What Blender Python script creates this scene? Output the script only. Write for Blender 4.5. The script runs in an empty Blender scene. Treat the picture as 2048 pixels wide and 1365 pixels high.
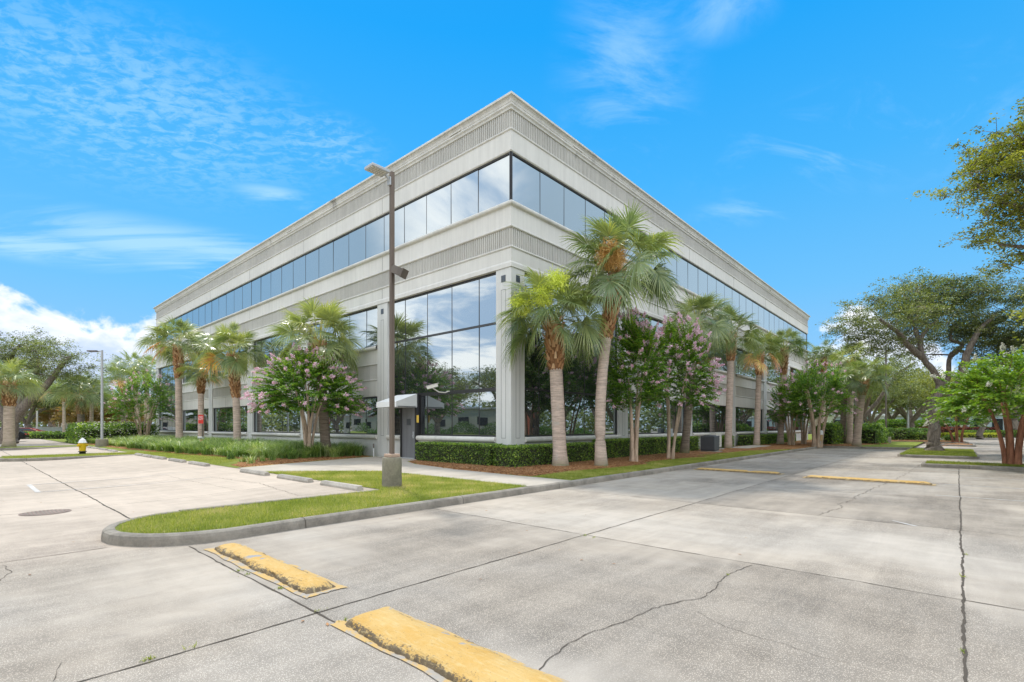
import bpy, math, random
import numpy as np
from math import sin, cos, pi, radians, atan2, sqrt
from mathutils import Vector
SC = bpy.context.scene
COL = SC.collection
random.seed(7)
R = np.random.default_rng(11)

# ------------------------------------------------------------------ camera
F, HC = 994.0, 1.45            # focal length in photo pixels, camera height
CX, CY = -12.62, -11.34        # the corner of the building is the world origin
cam = bpy.data.cameras.new("camera")
cam.sensor_width = 36.0
cam.lens = F / 2048 * 36
cam.shift_y = 171.5 / 2048
cam.clip_start = 0.05
cam.clip_end = 3000
cam_o = bpy.data.objects.new("camera", cam)
cam_o.location = (CX, CY, HC)
cam_o.rotation_euler = (pi / 2, 0, -atan2(.745, .667))
COL.objects.link(cam_o)
SC.camera = cam_o

# ------------------------------------------------------------------ sky, sun, exposure
SUN = Vector((2.75, 7.7, 12.7)).normalized()
sun_el = math.asin(SUN.z)
sun_az = atan2(SUN.x, SUN.y)
SC.view_settings.view_transform = 'Standard'
SC.view_settings.look = 'None'
SC.view_settings.exposure = 0.66
SC.view_settings.gamma = 1
SC.view_settings.use_curve_mapping = False
sl = bpy.data.lights.new("sun", 'SUN')
sl.energy = 2.1
sl.angle = radians(4.0)
sl.color = (1.0, 0.95, 0.86)
so = bpy.data.objects.new("sun", sl)
so.rotation_euler = SUN.to_track_quat('Z', 'Y').to_euler()
COL.objects.link(so)


class NT:
    """tiny helper for building node graphs"""
    def __init__(s, tree):
        s.t = tree; s.n = tree.nodes; s.l = tree.links

    def node(s, kind, **kw):
        n = s.n.new(kind)
        for k, v in kw.items(): setattr(n, k, v)
        return n

    def put(s, sock, v):
        if v is None: return
        if isinstance(v, bpy.types.NodeSocket): s.l.new(v, sock)
        elif isinstance(v, (tuple, list)) and sock.type == 'RGBA' and len(v) == 3: sock.default_value = (*v, 1)
        else: sock.default_value = v

    def m(s, op, a, b=None, c=None, clamp=False):
        n = s.node('ShaderNodeMath', operation=op, use_clamp=clamp)
        for i, v in enumerate((a, b, c)): s.put(n.inputs[i], v)
        return n.outputs[0]

    def vm(s, op, a, b=None, scale=None):
        n = s.node('ShaderNodeVectorMath', operation=op)
        s.put(n.inputs[0], a)
        if b is not None: s.put(n.inputs[1], b)
        if scale is not None: s.put(n.inputs['Scale'], scale)
        return n.outputs['Value'] if op in ('DOT_PRODUCT', 'LENGTH') else n.outputs[0]

    def xyz(s, v):
        n = s.node('ShaderNodeSeparateXYZ'); s.put(n.inputs[0], v); return n.outputs

    def comb(s, x, y, z):
        n = s.node('ShaderNodeCombineXYZ')
        for i, v in enumerate((x, y, z)): s.put(n.inputs[i], v)
        return n.outputs[0]

    def noise(s, vec, scale, detail=3, rough=.5, dist=0.0, color=False):
        n = s.node('ShaderNodeTexNoise')
        s.put(n.inputs['Vector'], vec)
        n.inputs['Scale'].default_value = scale; n.inputs['Detail'].default_value = detail
        n.inputs['Roughness'].default_value = rough; n.inputs['Distortion'].default_value = dist
        return n.outputs['Color' if color else 'Fac']

    def ss(s, v, a, b, o0=0., o1=1.):
        n = s.node('ShaderNodeMapRange', interpolation_type='SMOOTHSTEP')
        s.put(n.inputs['Value'], v)
        n.inputs['From Min'].default_value = a; n.inputs['From Max'].default_value = b
        n.inputs['To Min'].default_value = o0; n.inputs['To Max'].default_value = o1
        return n.outputs[0]

    def mix(s, f, a, b, mode='MIX'):
        n = s.node('ShaderNodeMix', data_type='RGBA', blend_type=mode)
        s.put(n.inputs[0], f); s.put(n.inputs[6], a); s.put(n.inputs[7], b)
        return n.outputs[2]

    def ramp(s, f, stops):
        n = s.node('ShaderNodeValToRGB')
        s.put(n.inputs[0], f)
        e = n.color_ramp.elements
        while len(e) < len(stops): e.new(.5)
        for i, (p, c) in enumerate(stops): e[i].position = p; e[i].color = (*c, 1)
        return n.outputs[0]


w = bpy.data.worlds.new("World"); SC.world = w; w.use_nodes = True
w.node_tree.nodes.clear()
q = NT(w.node_tree)
out = q.node('ShaderNodeOutputWorld'); bg = q.node('ShaderNodeBackground')
q.l.new(bg.outputs[0], out.inputs[0])
sky = q.node('ShaderNodeTexSky', sky_type='NISHITA')
sky.sun_disc = False
sky.sun_elevation = sun_el; sky.sun_rotation = sun_az
sky.air_density = 1.0; sky.dust_density = 0.3; sky.ozone_density = 3.0
d = q.node('ShaderNodeTexCoord').outputs['Generated']
d = q.vm('NORMALIZE', d)
X, Y, Z = q.xyz(d)
hs = q.node('ShaderNodeHueSaturation'); hs.inputs['Saturation'].default_value = 1.02
hs.inputs['Value'].default_value = 1.0
q.put(hs.inputs['Color'], sky.outputs[0])
SKYTINT = (0.42, 1.16, 1.50)
nis = q.mix(1.0, hs.outputs[0], SKYTINT, 'MULTIPLY')
grad = q.ramp(Z, [(0.0, (2.9, 4.1, 5.9)), (0.10, (2.1, 4.0, 6.3)), (0.24, (1.15, 3.75, 6.6)), (0.42, (.45, 3.2, 6.7)), (0.62, (.06, 2.6, 6.6)), (1.0, (.02, 1.8, 5.6))])
blue = q.mix(.93, nis, q.mix(1., grad, (.93, .93, .93), 'MULTIPLY'))
fwd = q.vm('DOT_PRODUCT', d, (0.745, 0.667, 0.0))
lft = q.vm('DOT_PRODUCT', d, (-0.667, 0.745, 0.0))
# plane-projected coordinates: u left/right, v depth, as for a flat cloud deck
den = q.m('ADD', q.m('MAXIMUM', Z, 0.0), 0.07)
u = q.m('DIVIDE', lft, den); v = q.m('DIVIDE', fwd, den)
P = q.comb(u, v, 0.0)
# fine mackerel flecks, long streaks
fleck = q.noise(q.comb(q.m('MULTIPLY', u, 1.0), q.m('MULTIPLY', v, 1.5), 0.), 19.0, 5, .65, .4)
streak = q.noise(q.comb(q.m('MULTIPLY', u, .55), q.m('MULTIPLY', v, 2.3), 3.1), 1.6, 6, .62, .8)
wisp = q.noise(q.comb(q.m('ADD', q.m('MULTIPLY', u, 1.1), q.m('MULTIPLY', v, .5)), q.m('MULTIPLY', v, 1.6), 7.7), 1.7, 7, .66, 1.2)


def cone(px, py, inner, outer):
    k = (px - 1024) / F
    a = Vector((.745 + .667 * k, .667 - .745 * k, (854 - py) / F)).normalized()
    return q.ss(q.vm('DOT_PRODUCT', d, tuple(a)), cos(radians(outer)), cos(radians(inner)))


def elip(px, py, rx, ry, soft=.5):
    """soft patch of sky about a compass direction and height, wider than it is high"""
    k = (px - 1024) / F
    L = sqrt(1 + k * k)
    az, el = math.atan(-k), math.atan((854 - py) / F / L)
    A = q.m('ARCTAN2', lft, fwd); E_ = q.m('ARCSINE', Z)
    a = q.m('DIVIDE', q.m('SUBTRACT', A, az), radians(rx)); b = q.m('DIVIDE', q.m('SUBTRACT', E_, el), radians(ry))
    r = q.m('SQRT', q.m('ADD', q.m('MULTIPLY', a, a), q.m('MULTIPLY', b, b)))
    return q.ss(r, 1.0, soft if soft < 1 else .99)


mA = q.m('MAXIMUM', elip(250, 205, 24, 8.5, .15), elip(640, 285, 9, 3.6, .1))
cirA = q.m('MULTIPLY', mA, q.ss(q.m('ADD', q.m('MULTIPLY', fleck, .68), q.m('MULTIPLY', streak, .32)), .43, .60, .10, 1))
mB = q.m('MAXIMUM', elip(360, 500, 17, 3.0, .2), q.m('MAXIMUM', elip(560, 395, 6, 1.3, .2), elip(60, 490, 10, 1.8, .2)))
cirB = q.m('MULTIPLY', mB, q.ss(streak, .42, .62, 0, 1))
mC = q.m('MAXIMUM', elip(1250, 150, 10, 12, .1), q.m('MAXIMUM', elip(1750, 260, 20, 6, .1), elip(1520, 415, 9, 2.0, .1)))
mC = q.m('MAXIMUM', mC, elip(1440, 25, 8, 3, .1))
mC = q.m('MAXIMUM', mC, elip(430, 560, 5, 2.2, .1))
cirC = q.m('MULTIPLY', mC, q.ss(wisp, .44, .74, 0, .55))
cir = q.m('MAXIMUM', q.m('MAXIMUM', q.m('MULTIPLY', cirA, .48), q.m('MULTIPLY', cirB, .8)), cirC)
col = q.mix(q.m('MULTIPLY', cir, .62), blue, (4.4, 6.2, 9.2))
# cumulus bank low over the horizon, all round
az3 = q.vm('NORMALIZE', q.comb(X, Y, 0.0))
cb = q.noise(q.vm('ADD', q.vm('SCALE', az3, None, 2.6), q.comb(0., 0., q.m('MULTIPLY', Z, 3.4))), 1.7, 6, .55, .2)
tower = q.m('MAXIMUM', elip(90, 800, 26, 15.0, .35), q.m('MAXIMUM', elip(300, 800, 9, 12.5, .5), elip(1690, 760, 10, 9.5, .3)))
hb = q.m('SUBTRACT', q.ss(Z, .26, .0, 0, .5), 0.16)
cb2 = q.noise(q.vm('ADD', q.vm('SCALE', az3, None, 2.6), q.comb(0., 0., q.m('MULTIPLY', Z, 3.4))), 4.4, 6, .6, .3)
cb = q.m('ADD', q.m('MULTIPLY', cb, 1.25), q.m('MULTIPLY', q.m('SUBTRACT', cb2, .5), .75))
cb = q.m('SUBTRACT', cb, .125)
dens = q.m('ADD', q.m('ADD', cb, q.m('MULTIPLY', tower, .42)), q.m('SUBTRACT', hb, .30))
cum = q.ss(dens, .46, .60)
cshade = q.noise(q.vm('ADD', q.vm('SCALE', az3, None, 4.), q.comb(0., 0., q.m('MULTIPLY', Z, 8.))), 1.9, 5, .6)
ccol = q.mix(q.ss(q.m('ADD', q.m('MULTIPLY', cshade, .6), q.m('MULTIPLY', q.m('SUBTRACT', dens, .47), .7)), .30, .55), (7.2, 7.4, 7.7), (4.2, 5.1, 6.7))
col = q.mix(cum, col, ccol)
# bright broken overcast behind the photographer
bk = q.noise(q.comb(u, v, 1.5), .55, 6, .55, .3)
mk = q.m('ADD', q.ss(fwd, .42, -.12), q.m('MULTIPLY', q.m('SUBTRACT', bk, .5), .9))
mk = q.m('MULTIPLY', q.ss(mk, .34, .80), q.ss(Z, .99, .80, .55, 1))
milk = q.m('MULTIPLY', q.m('MAXIMUM', q.ss(fwd, .62, .15, 0, .8), q.ss(lft, -.73, -.84)), .9)
col = q.mix(milk, col, (5.6, 6.9, 8.0))
bk2 = q.noise(q.comb(u, v, 4.5), 1.1, 7, .6, .5)
bcol = q.mix(q.ss(bk2, .40, .60), (6.0, 7.9, 10.4), (15.5, 15.2, 14.8))
col = q.mix(mk, col, bcol)
# pale haze on the horizon
col = q.mix(q.ss(Z, .10, -.02, 0, .55), col, (5.0, 6.2, 7.8))
q.put(bg.inputs['Color'], col)
bg.inputs['Strength'].default_value = 0.1


# ------------------------------------------------------------------ places read off the photograph
def W(px, d, z=0.13):
    x = (px - 1024) / F * d
    return Vector((CX + .667 * x + .745 * d, CY - .745 * x + .667 * d, z))


def G(px, py, z=0.0):
    return W(px, F * (HC - z) / (py - 854.), z)


def ZH(py, d): return HC + (854 - py) / F * d


def atX(px, x, z=.13):
    k = (px - 1024) / F
    d = (x - CX) / (.745 + .667 * k)
    return W(px, d, z), d


# ------------------------------------------------------------------ mesh helpers
class MB:
    def __init__(s): s.v = []; s.f = []; s.sm = []

    def add(s, vs, fs, smooth=False):
        o = len(s.v); s.v += [tuple(p) for p in vs]
        s.f += [tuple(i + o for i in f) for f in fs]; s.sm += [smooth] * len(fs)

    def quad(s, a, b, c, d_): s.add([a, b, c, d_], [(0, 1, 2, 3)])

    def box(s, x0, x1, y0, y1, z0, z1, bev=0.0):
        if bev <= 0:
            s.add([(x0, y0, z0), (x1, y0, z0), (x1, y1, z0), (x0, y1, z0), (x0, y0, z1), (x1, y0, z1), (x1, y1, z1), (x0, y1, z1)],
                  [(0, 3, 2, 1), (4, 5, 6, 7), (0, 1, 5, 4), (1, 2, 6, 5), (2, 3, 7, 6), (3, 0, 4, 7)])
        else:
            b = bev
            rings = [(z0, b), (z0 + b, 0), (z1 - b, 0), (z1, b)]
            vs = []
            for z, i in rings:
                vs += [(x0 + b + i * 0, y0 + i, z), (x1 - b, y0 + i, z), (x1 - i, y0 + b, z), (x1 - i, y1 - b, z),
                       (x1 - b, y1 - i, z), (x0 + b, y1 - i, z), (x0 + i, y1 - b, z), (x0 + i, y0 + b, z)]
            fs = [tuple(range(7, -1, -1)), tuple(range(24, 32))]
            for r in range(3):
                for k in range(8): fs.append((r * 8 + k, r * 8 + (k + 1) % 8, r * 8 + 8 + (k + 1) % 8, r * 8 + 8 + k))
            s.add(vs, fs)

    def obox(s, c, u_, v_, w_, hu, hv, hw):
        """box with given axes"""
        c = Vector(c); vs = []
        for k in (-1, 1):
            for a, b in ((-1, -1), (1, -1), (1, 1), (-1, 1)): vs.append(c + u_ * hu * a + v_ * hv * b + w_ * hw * k)
        s.add(vs, [(0, 3, 2, 1), (4, 5, 6, 7), (0, 1, 5, 4), (1, 2, 6, 5), (2, 3, 7, 6), (3, 0, 4, 7)])

    def tube(s, pts, rad, n=8, cap=True, smooth=True):
        pts = [Vector(p) for p in pts]; vs = []; fs = []
        up = Vector((0.13, 0.31, 0.94))
        for i, p in enumerate(pts):
            t = (pts[min(i + 1, len(pts) - 1)] - pts[max(i - 1, 0)])
            if t.length < 1e-9: t = Vector((0, 0, 1))
            t.normalize()
            a = t.cross(up if abs(t.dot(up)) < .95 else Vector((1, 0, 0))).normalized(); b = t.cross(a)
            r = rad[i] if hasattr(rad, '__len__') else rad
            for k in range(n): vs.append(p + (a * cos(2 * pi * k / n) + b * sin(2 * pi * k / n)) * r)
        for i in range(len(pts) - 1):
            for k in range(n):
                fs.append((i * n + k, i * n + (k + 1) % n, (i + 1) * n + (k + 1) % n, (i + 1) * n + k))
        s.add(vs, fs, smooth)
        if cap:
            m_ = (len(pts) - 1) * n
            s.add(vs[:n], [tuple(range(n))]); s.add(vs[m_:m_ + n], [tuple(range(n - 1, -1, -1))])

    def lathe(s, prof, c, n=20, smooth=True):
        vs = []; fs = []
        for r, z in prof:
            for k in range(n): vs.append((c[0] + r * cos(2 * pi * k / n), c[1] + r * sin(2 * pi * k / n), c[2] + z))
        for i in range(len(prof) - 1):
            for k in range(n): fs.append((i * n + k, i * n + (k + 1) % n, (i + 1) * n + (k + 1) % n, (i + 1) * n + k))
        s.add(vs, fs, smooth)

    def poly(s, pts, z0, z1, bottom=False):
        n = len(pts)
        s.add([(p[0], p[1], z0) for p in pts] + [(p[0], p[1], z1) for p in pts],
              [tuple(range(n, 2 * n))] + [(i, (i + 1) % n, n + (i + 1) % n, n + i) for i in range(n)] + ([tuple(range(n - 1, -1, -1))] if bottom else []))

    def build(s, name, mat, parent=None, fix=True):
        me = bpy.data.meshes.new(name)
        me.from_pydata(s.v, [], s.f)
        me.polygons.foreach_set('use_smooth', s.sm)
        me.materials.append(mat)
        me.update()
        o = bpy.data.objects.new(name, me); COL.objects.link(o)
        if parent is not None: o.parent = parent; o.matrix_parent_inverse = parent.matrix_world.inverted()
        return o


def npmesh(name, V, Fq, mat, parent=None, attr=None, smooth=False):
    """V (n,3), Fq (m,k) faces of equal size; attr one float per face, read by materials as 'v'"""
    V = np.asarray(V, np.float32); Fq = np.asarray(Fq, np.int32)
    me = bpy.data.meshes.new(name)
    me.vertices.add(len(V)); me.vertices.foreach_set('co', V.ravel())
    m_, k = Fq.shape
    me.loops.add(m_ * k); me.loops.foreach_set('vertex_index', Fq.ravel())
    me.polygons.add(m_)
    me.polygons.foreach_set('loop_start', np.arange(0, m_ * k, k, dtype=np.int32))
    me.polygons.foreach_set('loop_total', np.full(m_, k, np.int32))
    me.polygons.foreach_set('use_smooth', np.full(m_, smooth, bool))
    if attr is not None:
        a = me.attributes.new('v', 'FLOAT', 'FACE'); a.data.foreach_set('value', np.asarray(attr, np.float32))
    me.materials.append(mat)
    me.update(calc_edges=True)
    o = bpy.data.objects.new(name, me); COL.objects.link(o)
    if parent is not None: o.parent = parent; o.matrix_parent_inverse = parent.matrix_world.inverted()
    return o


def tag(o, label=None, cat=None, group=None, kind=None):
    if label: o['label'] = label
    if cat: o['category'] = cat
    if group: o['group'] = group
    if kind: o['kind'] = kind
    return o


def thing(name, label, cat, loc=(0, 0, 0), group=None):
    o = bpy.data.objects.new(name, None); o.location = loc; o.empty_display_size = .2
    COL.objects.link(o); bpy.context.view_layer.update()
    return tag(o, label, cat, group)


def struct(o): o['kind'] = 'structure'; return o


def copy_tree(root, loc, rz=0.0, sc=1.0, label=None):
    r = root.copy(); COL.objects.link(r); r.location = loc; r.rotation_euler = (0, 0, rz); r.scale = (sc, sc, sc)
    if label: r['label'] = label
    for ch in list(root.children):
        c = ch.copy(); COL.objects.link(c); c.parent = r
        for g_ in ch.children:
            e = g_.copy(); COL.objects.link(e); e.parent = c
    return r


# ------------------------------------------------------------------ materials
def mat(name, color=(.5, .5, .5), rough=.7, fn=None, spec=.5, metal=0.0, bump=None):
    m_ = bpy.data.materials.new(name); m_.use_nodes = True
    t = NT(m_.node_tree); b = m_.node_tree.nodes['Principled BSDF']
    b.inputs['Base Color'].default_value = (*color, 1); b.inputs['Roughness'].default_value = rough
    b.inputs['Specular IOR Level'].default_value = spec; b.inputs['Metallic'].default_value = metal
    if fn: fn(t, b, color)
    if name != 'glass':
        pass
    return m_


def obj_co(t): return t.node('ShaderNodeTexCoord').outputs['Object']


def geo_pos(t): return t.node('ShaderNodeNewGeometry').outputs['Position']


def bump(t, b, h, strength=.3, dist=.02):
    n = t.node('ShaderNodeBump'); n.inputs['Strength'].default_value = strength; n.inputs['Distance'].default_value = dist
    t.put(n.inputs['Height'], h); t.l.new(n.outputs[0], b.inputs['Normal'])


def wallfn(stain=.12, grain=.5, streak=.5):
    def f(t, b, c):
        p = geo_pos(t); x, y, z = t.xyz(p)
        big = t.noise(p, .35, 5, .6)
        st = t.noise(t.comb(t.m('MULTIPLY', x, 5.), t.m('MULTIPLY', y, 5.), t.m('MULTIPLY', z, .35)), 1.0, 5, .65)
        fine = t.noise(p, 60, 3, .6)
        f_ = t.m('ADD', t.m('MULTIPLY', big, .5), t.m('MULTIPLY', st, .5))
        k = t.ss(f_, .35, .65, 1 - stain, 1 + stain * .3)
        k = t.m('MULTIPLY', k, t.ss(fine, .3, .7, 1 - .06 * grain, 1 + .04 * grain))
        col_ = t.vm('SCALE', c, None, k)
        rust = t.m('MULTIPLY', t.ss(st, .60, .78), .35 * streak)
        col_ = t.mix(rust, col_, (c[0] * .62, c[1] * .58, c[2] * .50))
        mil = t.m('MULTIPLY', t.ss(t.noise(t.comb(x, y, t.m('MULTIPLY', z, .4)), .55, 5, .7), .60, .72), t.ss(z, 11.9, 12.4, 0, .6))
        col_ = t.mix(mil, col_, (.13, .12, .11))
        drip = t.ss(t.noise(t.comb(t.m('MULTIPLY', x, 3.1), t.m('MULTIPLY', y, 3.1), t.m('MULTIPLY', z, .12)), 1.3, 4, .7), .52, .72, 0, .22)
        col_ = t.mix(drip, col_, (c[0] * .68, c[1] * .68, c[2] * .66))
        t.put(b.inputs['Base Color'], col_)
        bump(t, b, fine, .25 * grain, .004)
    return f


M = {}
M['wall'] = mat('precast_concrete', (.66, .635, .585), .85, wallfn())
M['trim'] = mat('trim_concrete', (.645, .62, .57), .8, wallfn(.16, .5, .9))
M['pilaster'] = mat('pilaster_concrete', (.64, .63, .60), .8, wallfn(.12, .5, .7))
M['flute'] = mat('fluted_concrete', (.53, .51, .465), .95, wallfn(.15, 1.6, .5))
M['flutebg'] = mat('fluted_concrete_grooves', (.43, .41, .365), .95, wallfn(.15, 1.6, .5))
M['joint'] = mat('joint_sealant', (.09, .085, .08), .8)
M['frame'] = mat('window_frame_metal', (.028, .027, .028), .35, spec=.5)
M['roof'] = mat('roof_gravel', (.4, .39, .37), .9)


def glassfn(t, b, c):
    nt = t
    gl = nt.node('ShaderNodeBsdfGlossy'); gl.inputs['Roughness'].default_value = 0.015
    gl.inputs['Color'].default_value = (.80, .88, .92, 1)
    lw = nt.node('ShaderNodeLayerWeight'); lw.inputs['Blend'].default_value = .28
    f = nt.ss(lw.outputs['Facing'], .0, 1., .36, .85)
    df = nt.node('ShaderNodeBsdfDiffuse'); 
    p = geo_pos(nt)
    n_ = nt.noise(p, 1.3, 3, .5)
    nt.put(df.inputs['Color'], nt.mix(n_, (.010, .011, .013), (.035, .038, .042)))
    wob = nt.noise(p, .9, 2, .5)
    bp = nt.node('ShaderNodeBump'); bp.inputs['Strength'].default_value = .012; bp.inputs['Distance'].default_value = .1
    nt.put(bp.inputs['Height'], wob); nt.l.new(bp.outputs[0], gl.inputs['Normal'])
    mx = nt.node('ShaderNodeMixShader')
    nt.put(mx.inputs[0], f); nt.l.new(df.outputs[0], mx.inputs[1]); nt.l.new(gl.outputs[0], mx.inputs[2])
    nt.l.new(mx.outputs[0], nt.t.nodes['Material Output'].inputs[0])


M['glass'] = mat('tinted_mirror_glass', (.02, .02, .02), .05, glassfn)


def pavefn(t, b, c):
    p = geo_pos(t); x, y, z = t.xyz(p)
    at = t.node('ShaderNodeAttribute', attribute_name='v').outputs['Fac']
    big = t.noise(p, .23, 6, .62, .4)
    # faint wear streaks along the driving direction
    st = t.noise(t.comb(t.m('MULTIPLY', x, .35), t.m('MULTIPLY', y, 2.6), 0.), 1.1, 6, .68, .3)
    st2 = t.noise(t.comb(t.m('MULTIPLY', x, 2.2), t.m('MULTIPLY', y, .4), 5.), 1.3, 5, .65, .3)
    mid = t.noise(p, 2.3, 5, .7, .6)
    fine = t.noise(p, 85, 2, .7)
    vo = t.node('ShaderNodeTexVoronoi'); vo.inputs['Scale'].default_value = 105; t.put(vo.inputs['Vector'], p)
    peb = t.ss(vo.outputs['Distance'], .12, .45, 1, 0)
    k = t.m('ADD', t.ss(big, .3, .7, -.11, .07), t.ss(st, .34, .66, -.08, .05))
    k = t.m('ADD', k, t.ss(mid, .3, .7, -.06, .05))
    k = t.m('ADD', k, t.ss(st2, .35, .65, -.04, .04))
    k = t.m('ADD', k, t.m('MULTIPLY', t.m('SUBTRACT', at, .5), .8))
    k = t.m('ADD', k, 1.0)
    # exposed aggregate where the surface has worn
    wear = t.m('MULTIPLY', t.ss(t.noise(p, .3, 4, .6), .42, .58), t.ss(t.xyz(p)[1], .5, -3.5))
    sp = t.m('MULTIPLY', t.m('SUBTRACT', peb, .38), t.m('MULTIPLY', wear, .80))
    k = t.m('ADD', k, sp)
    k = t.m('ADD', k, t.m('MULTIPLY', t.m('SUBTRACT', fine, .5), .24))
    pits = t.ss(t.noise(p, 38, 3, .7), .66, .74, 0, .14)
    k = t.m('SUBTRACT', k, pits)
    warm = t.mix(t.ss(big, .35, .65), (.428, .368, .300), (.390, .348, .298))
    warm = t.mix(t.ss(y, -4.5, -3.5, 0, 1), warm, (.47, .395, .322))
    col_ = t.vm('SCALE', warm, None, k)
    oil = t.m('MULTIPLY', t.ss(t.noise(p, .9, 5, .7, 1.), .64, .80), .35)
    col_ = t.mix(oil, col_, (.16, .15, .14))
    t.put(b.inputs['Base Color'], col_)
    h = t.m('ADD', fine, t.m('MULTIPLY', peb, t.m('MULTIPLY', wear, 1.2)))
    bump(t, b, h, .35, .006)


M['pave'] = mat('concrete_paving', (.39, .37, .34), .9, pavefn, spec=.25)


def walkfn(t, b, c):
    p = geo_pos(t)
    a = t.noise(p, .8, 5, .65, .4); f_ = t.noise(p, 90, 2, .6); g_ = t.noise(p, 5, 4, .7)
    k = t.m('ADD', t.ss(a, .3, .7, .84, 1.06), t.m('MULTIPLY', t.m('SUBTRACT', f_, .5), .15))
    k = t.m('ADD', k, t.ss(g_, .3, .7, -.04, .03))
    t.put(b.inputs['Base Color'], t.vm('SCALE', c, None, k)); bump(t, b, f_, .3, .004)


M['walk'] = mat('sidewalk_concrete', (.46, .41, .345), .9, walkfn, spec=.25)


def kerbfn(t, b, c):
    p = geo_pos(t)
    a = t.noise(p, 1.4, 5, .7, .5); f_ = t.noise(p, 70, 3, .7); g_ = t.noise(p, 9, 4, .7)
    k = t.m('ADD', t.ss(a, .3, .7, .70, 1.12), t.m('MULTIPLY', t.m('SUBTRACT', f_, .5), .4))
    k = t.m('ADD', k, t.ss(g_, .3, .7, -.12, .08))
    cc = t.mix(t.ss(g_, .62, .72, 0, .35), t.vm('SCALE', c, None, k), (.22, .15, .09))
    t.put(b.inputs['Base Color'], cc); bump(t, b, f_, .5, .01)


M['kerb'] = mat('kerb_concrete', (.29, .262, .22), .95, kerbfn, spec=.2)
M['stop'] = mat('wheel_stop_concrete', (.42, .385, .335), .95, kerbfn, spec=.2)
M['crack'] = mat('joint_dirt', (.075, .06, .045), .95)
M['weed'] = mat('weed_green', (.10, .16, .03), .8)


def humpfn(t, b, c):
    p = geo_pos(t); x, y, z = t.xyz(p)
    a = t.noise(p, 3., 5, .7, .4); f_ = t.noise(p, 45, 4, .75); s_ = t.noise(t.comb(t.m('MULTIPLY', x, 9), t.m('MULTIPLY', y, 2.), z), 4., 5, .7, .5)
    col_ = t.mix(t.ss(a, .3, .7), (.53, .315, .08), (.57, .385, .145))
    low = t.ss(z, .075, .006, 0, .24)
    chip = t.ss(t.m('ADD', t.m('ADD', t.m('MULTIPLY', s_, .5), t.m('MULTIPLY', f_, .5)), low), .585, .66)
    col_ = t.mix(chip, col_, (.135, .10, .06))
    fade = t.ss(t.noise(t.comb(t.m('MULTIPLY', x, 30), t.m('MULTIPLY', y, 5.), z), 1.5, 4, .7), .50, .68, 0, .5)
    col_ = t.mix(fade, col_, (.60, .47, .24))
    pit = t.ss(t.noise(p, 95, 2, .6), .68, .74)
    col_ = t.mix(t.m('MULTIPLY', pit, .8), col_, (.10, .08, .05))
    patch = t.ss(t.noise(t.vm('ADD', p, (3.3, .9, 0)), 2.6, 2, .4, .2), .665, .675)
    col_ = t.mix(t.m('MULTIPLY', patch, t.ss(z, .04, .07)), col_, (.30, .30, .31))
    t.put(b.inputs['Base Color'], col_); bump(t, b, t.m('ADD', f_, t.m('MULTIPLY', s_, 1.5)), .6, .012)


M['hump'] = mat('worn_yellow_paint', (.7, .5, .15), .75, humpfn, spec=.3)


def yellowflat(t, b, c):
    p = geo_pos(t); n_ = t.noise(p, 6, 6, .75, .6)
    t.put(b.inputs['Base Color'], t.mix(t.ss(n_, .44, .60), (.50, .33, .12), (.33, .30, .26)))


M['yline'] = mat('yellow_overspray', (.5, .33, .13), .9, yellowflat)


def whiteflat(t, b, c):
    p = geo_pos(t); n_ = t.noise(p, 5, 6, .75, .6)
    t.put(b.inputs['Base Color'], t.mix(t.ss(n_, .46, .60), c, (.44, .41, .38)))


M['wline'] = mat('worn_white_paint', (.56, .55, .53), .9, whiteflat)
M['bline'] = mat('blue_paint', (.10, .24, .36), .9, whiteflat)


def lawnfn(t, b, c):
    p = geo_pos(t)
    a = t.noise(p, .7, 5, .65, .5); f_ = t.noise(p, 30, 4, .8); g_ = t.noise(p, 120, 2, .8)
    m_ = t.m('ADD', t.m('MULTIPLY', a, .5), t.m('MULTIPLY', f_, .5))
    cc = t.ramp(m_, [(.30, (.11, .15, .02)), (.46, (.21, .26, .04)), (.58, (.30, .33, .07)), (.70, (.42, .37, .15))])
    t.put(b.inputs['Base Color'], cc); bump(t, b, t.m('ADD', f_, g_), .9, .03)


M['lawn'] = mat('lawn_turf', (.2, .3, .05), .95, lawnfn, spec=.2)


def mulchfn(t, b, c):
    p = geo_pos(t)
    vo = t.node('ShaderNodeTexVoronoi'); vo.inputs['Scale'].default_value = 22; vo.feature = 'F1'
    t.put(vo.inputs['Vector'], t.vm('ADD', p, t.vm('SCALE', t.noise(p, 7, 3, .6, 0, True), None, .25)))
    sp = t.xyz(vo.outputs['Color'])[0]
    f_ = t.noise(p, 60, 3, .8); a = t.noise(p, .8, 4, .6)
    cc = t.ramp(t.m('ADD', t.m('MULTIPLY', sp, .55), t.m('ADD', t.m('MULTIPLY', f_, .3), t.m('MULTIPLY', a, .25))),
                [(.25, (.09, .042, .02)), (.45, (.26, .11, .042)), (.62, (.46, .215, .085)), (.85, (.62, .38, .19))])
    t.put(b.inputs['Base Color'], cc); bump(t, b, t.m('ADD', vo.outputs['Distance'], f_), 1., .04)


M['mulch'] = mat('bark_mulch', (.3, .15, .07), .95, mulchfn, spec=.15)


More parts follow.
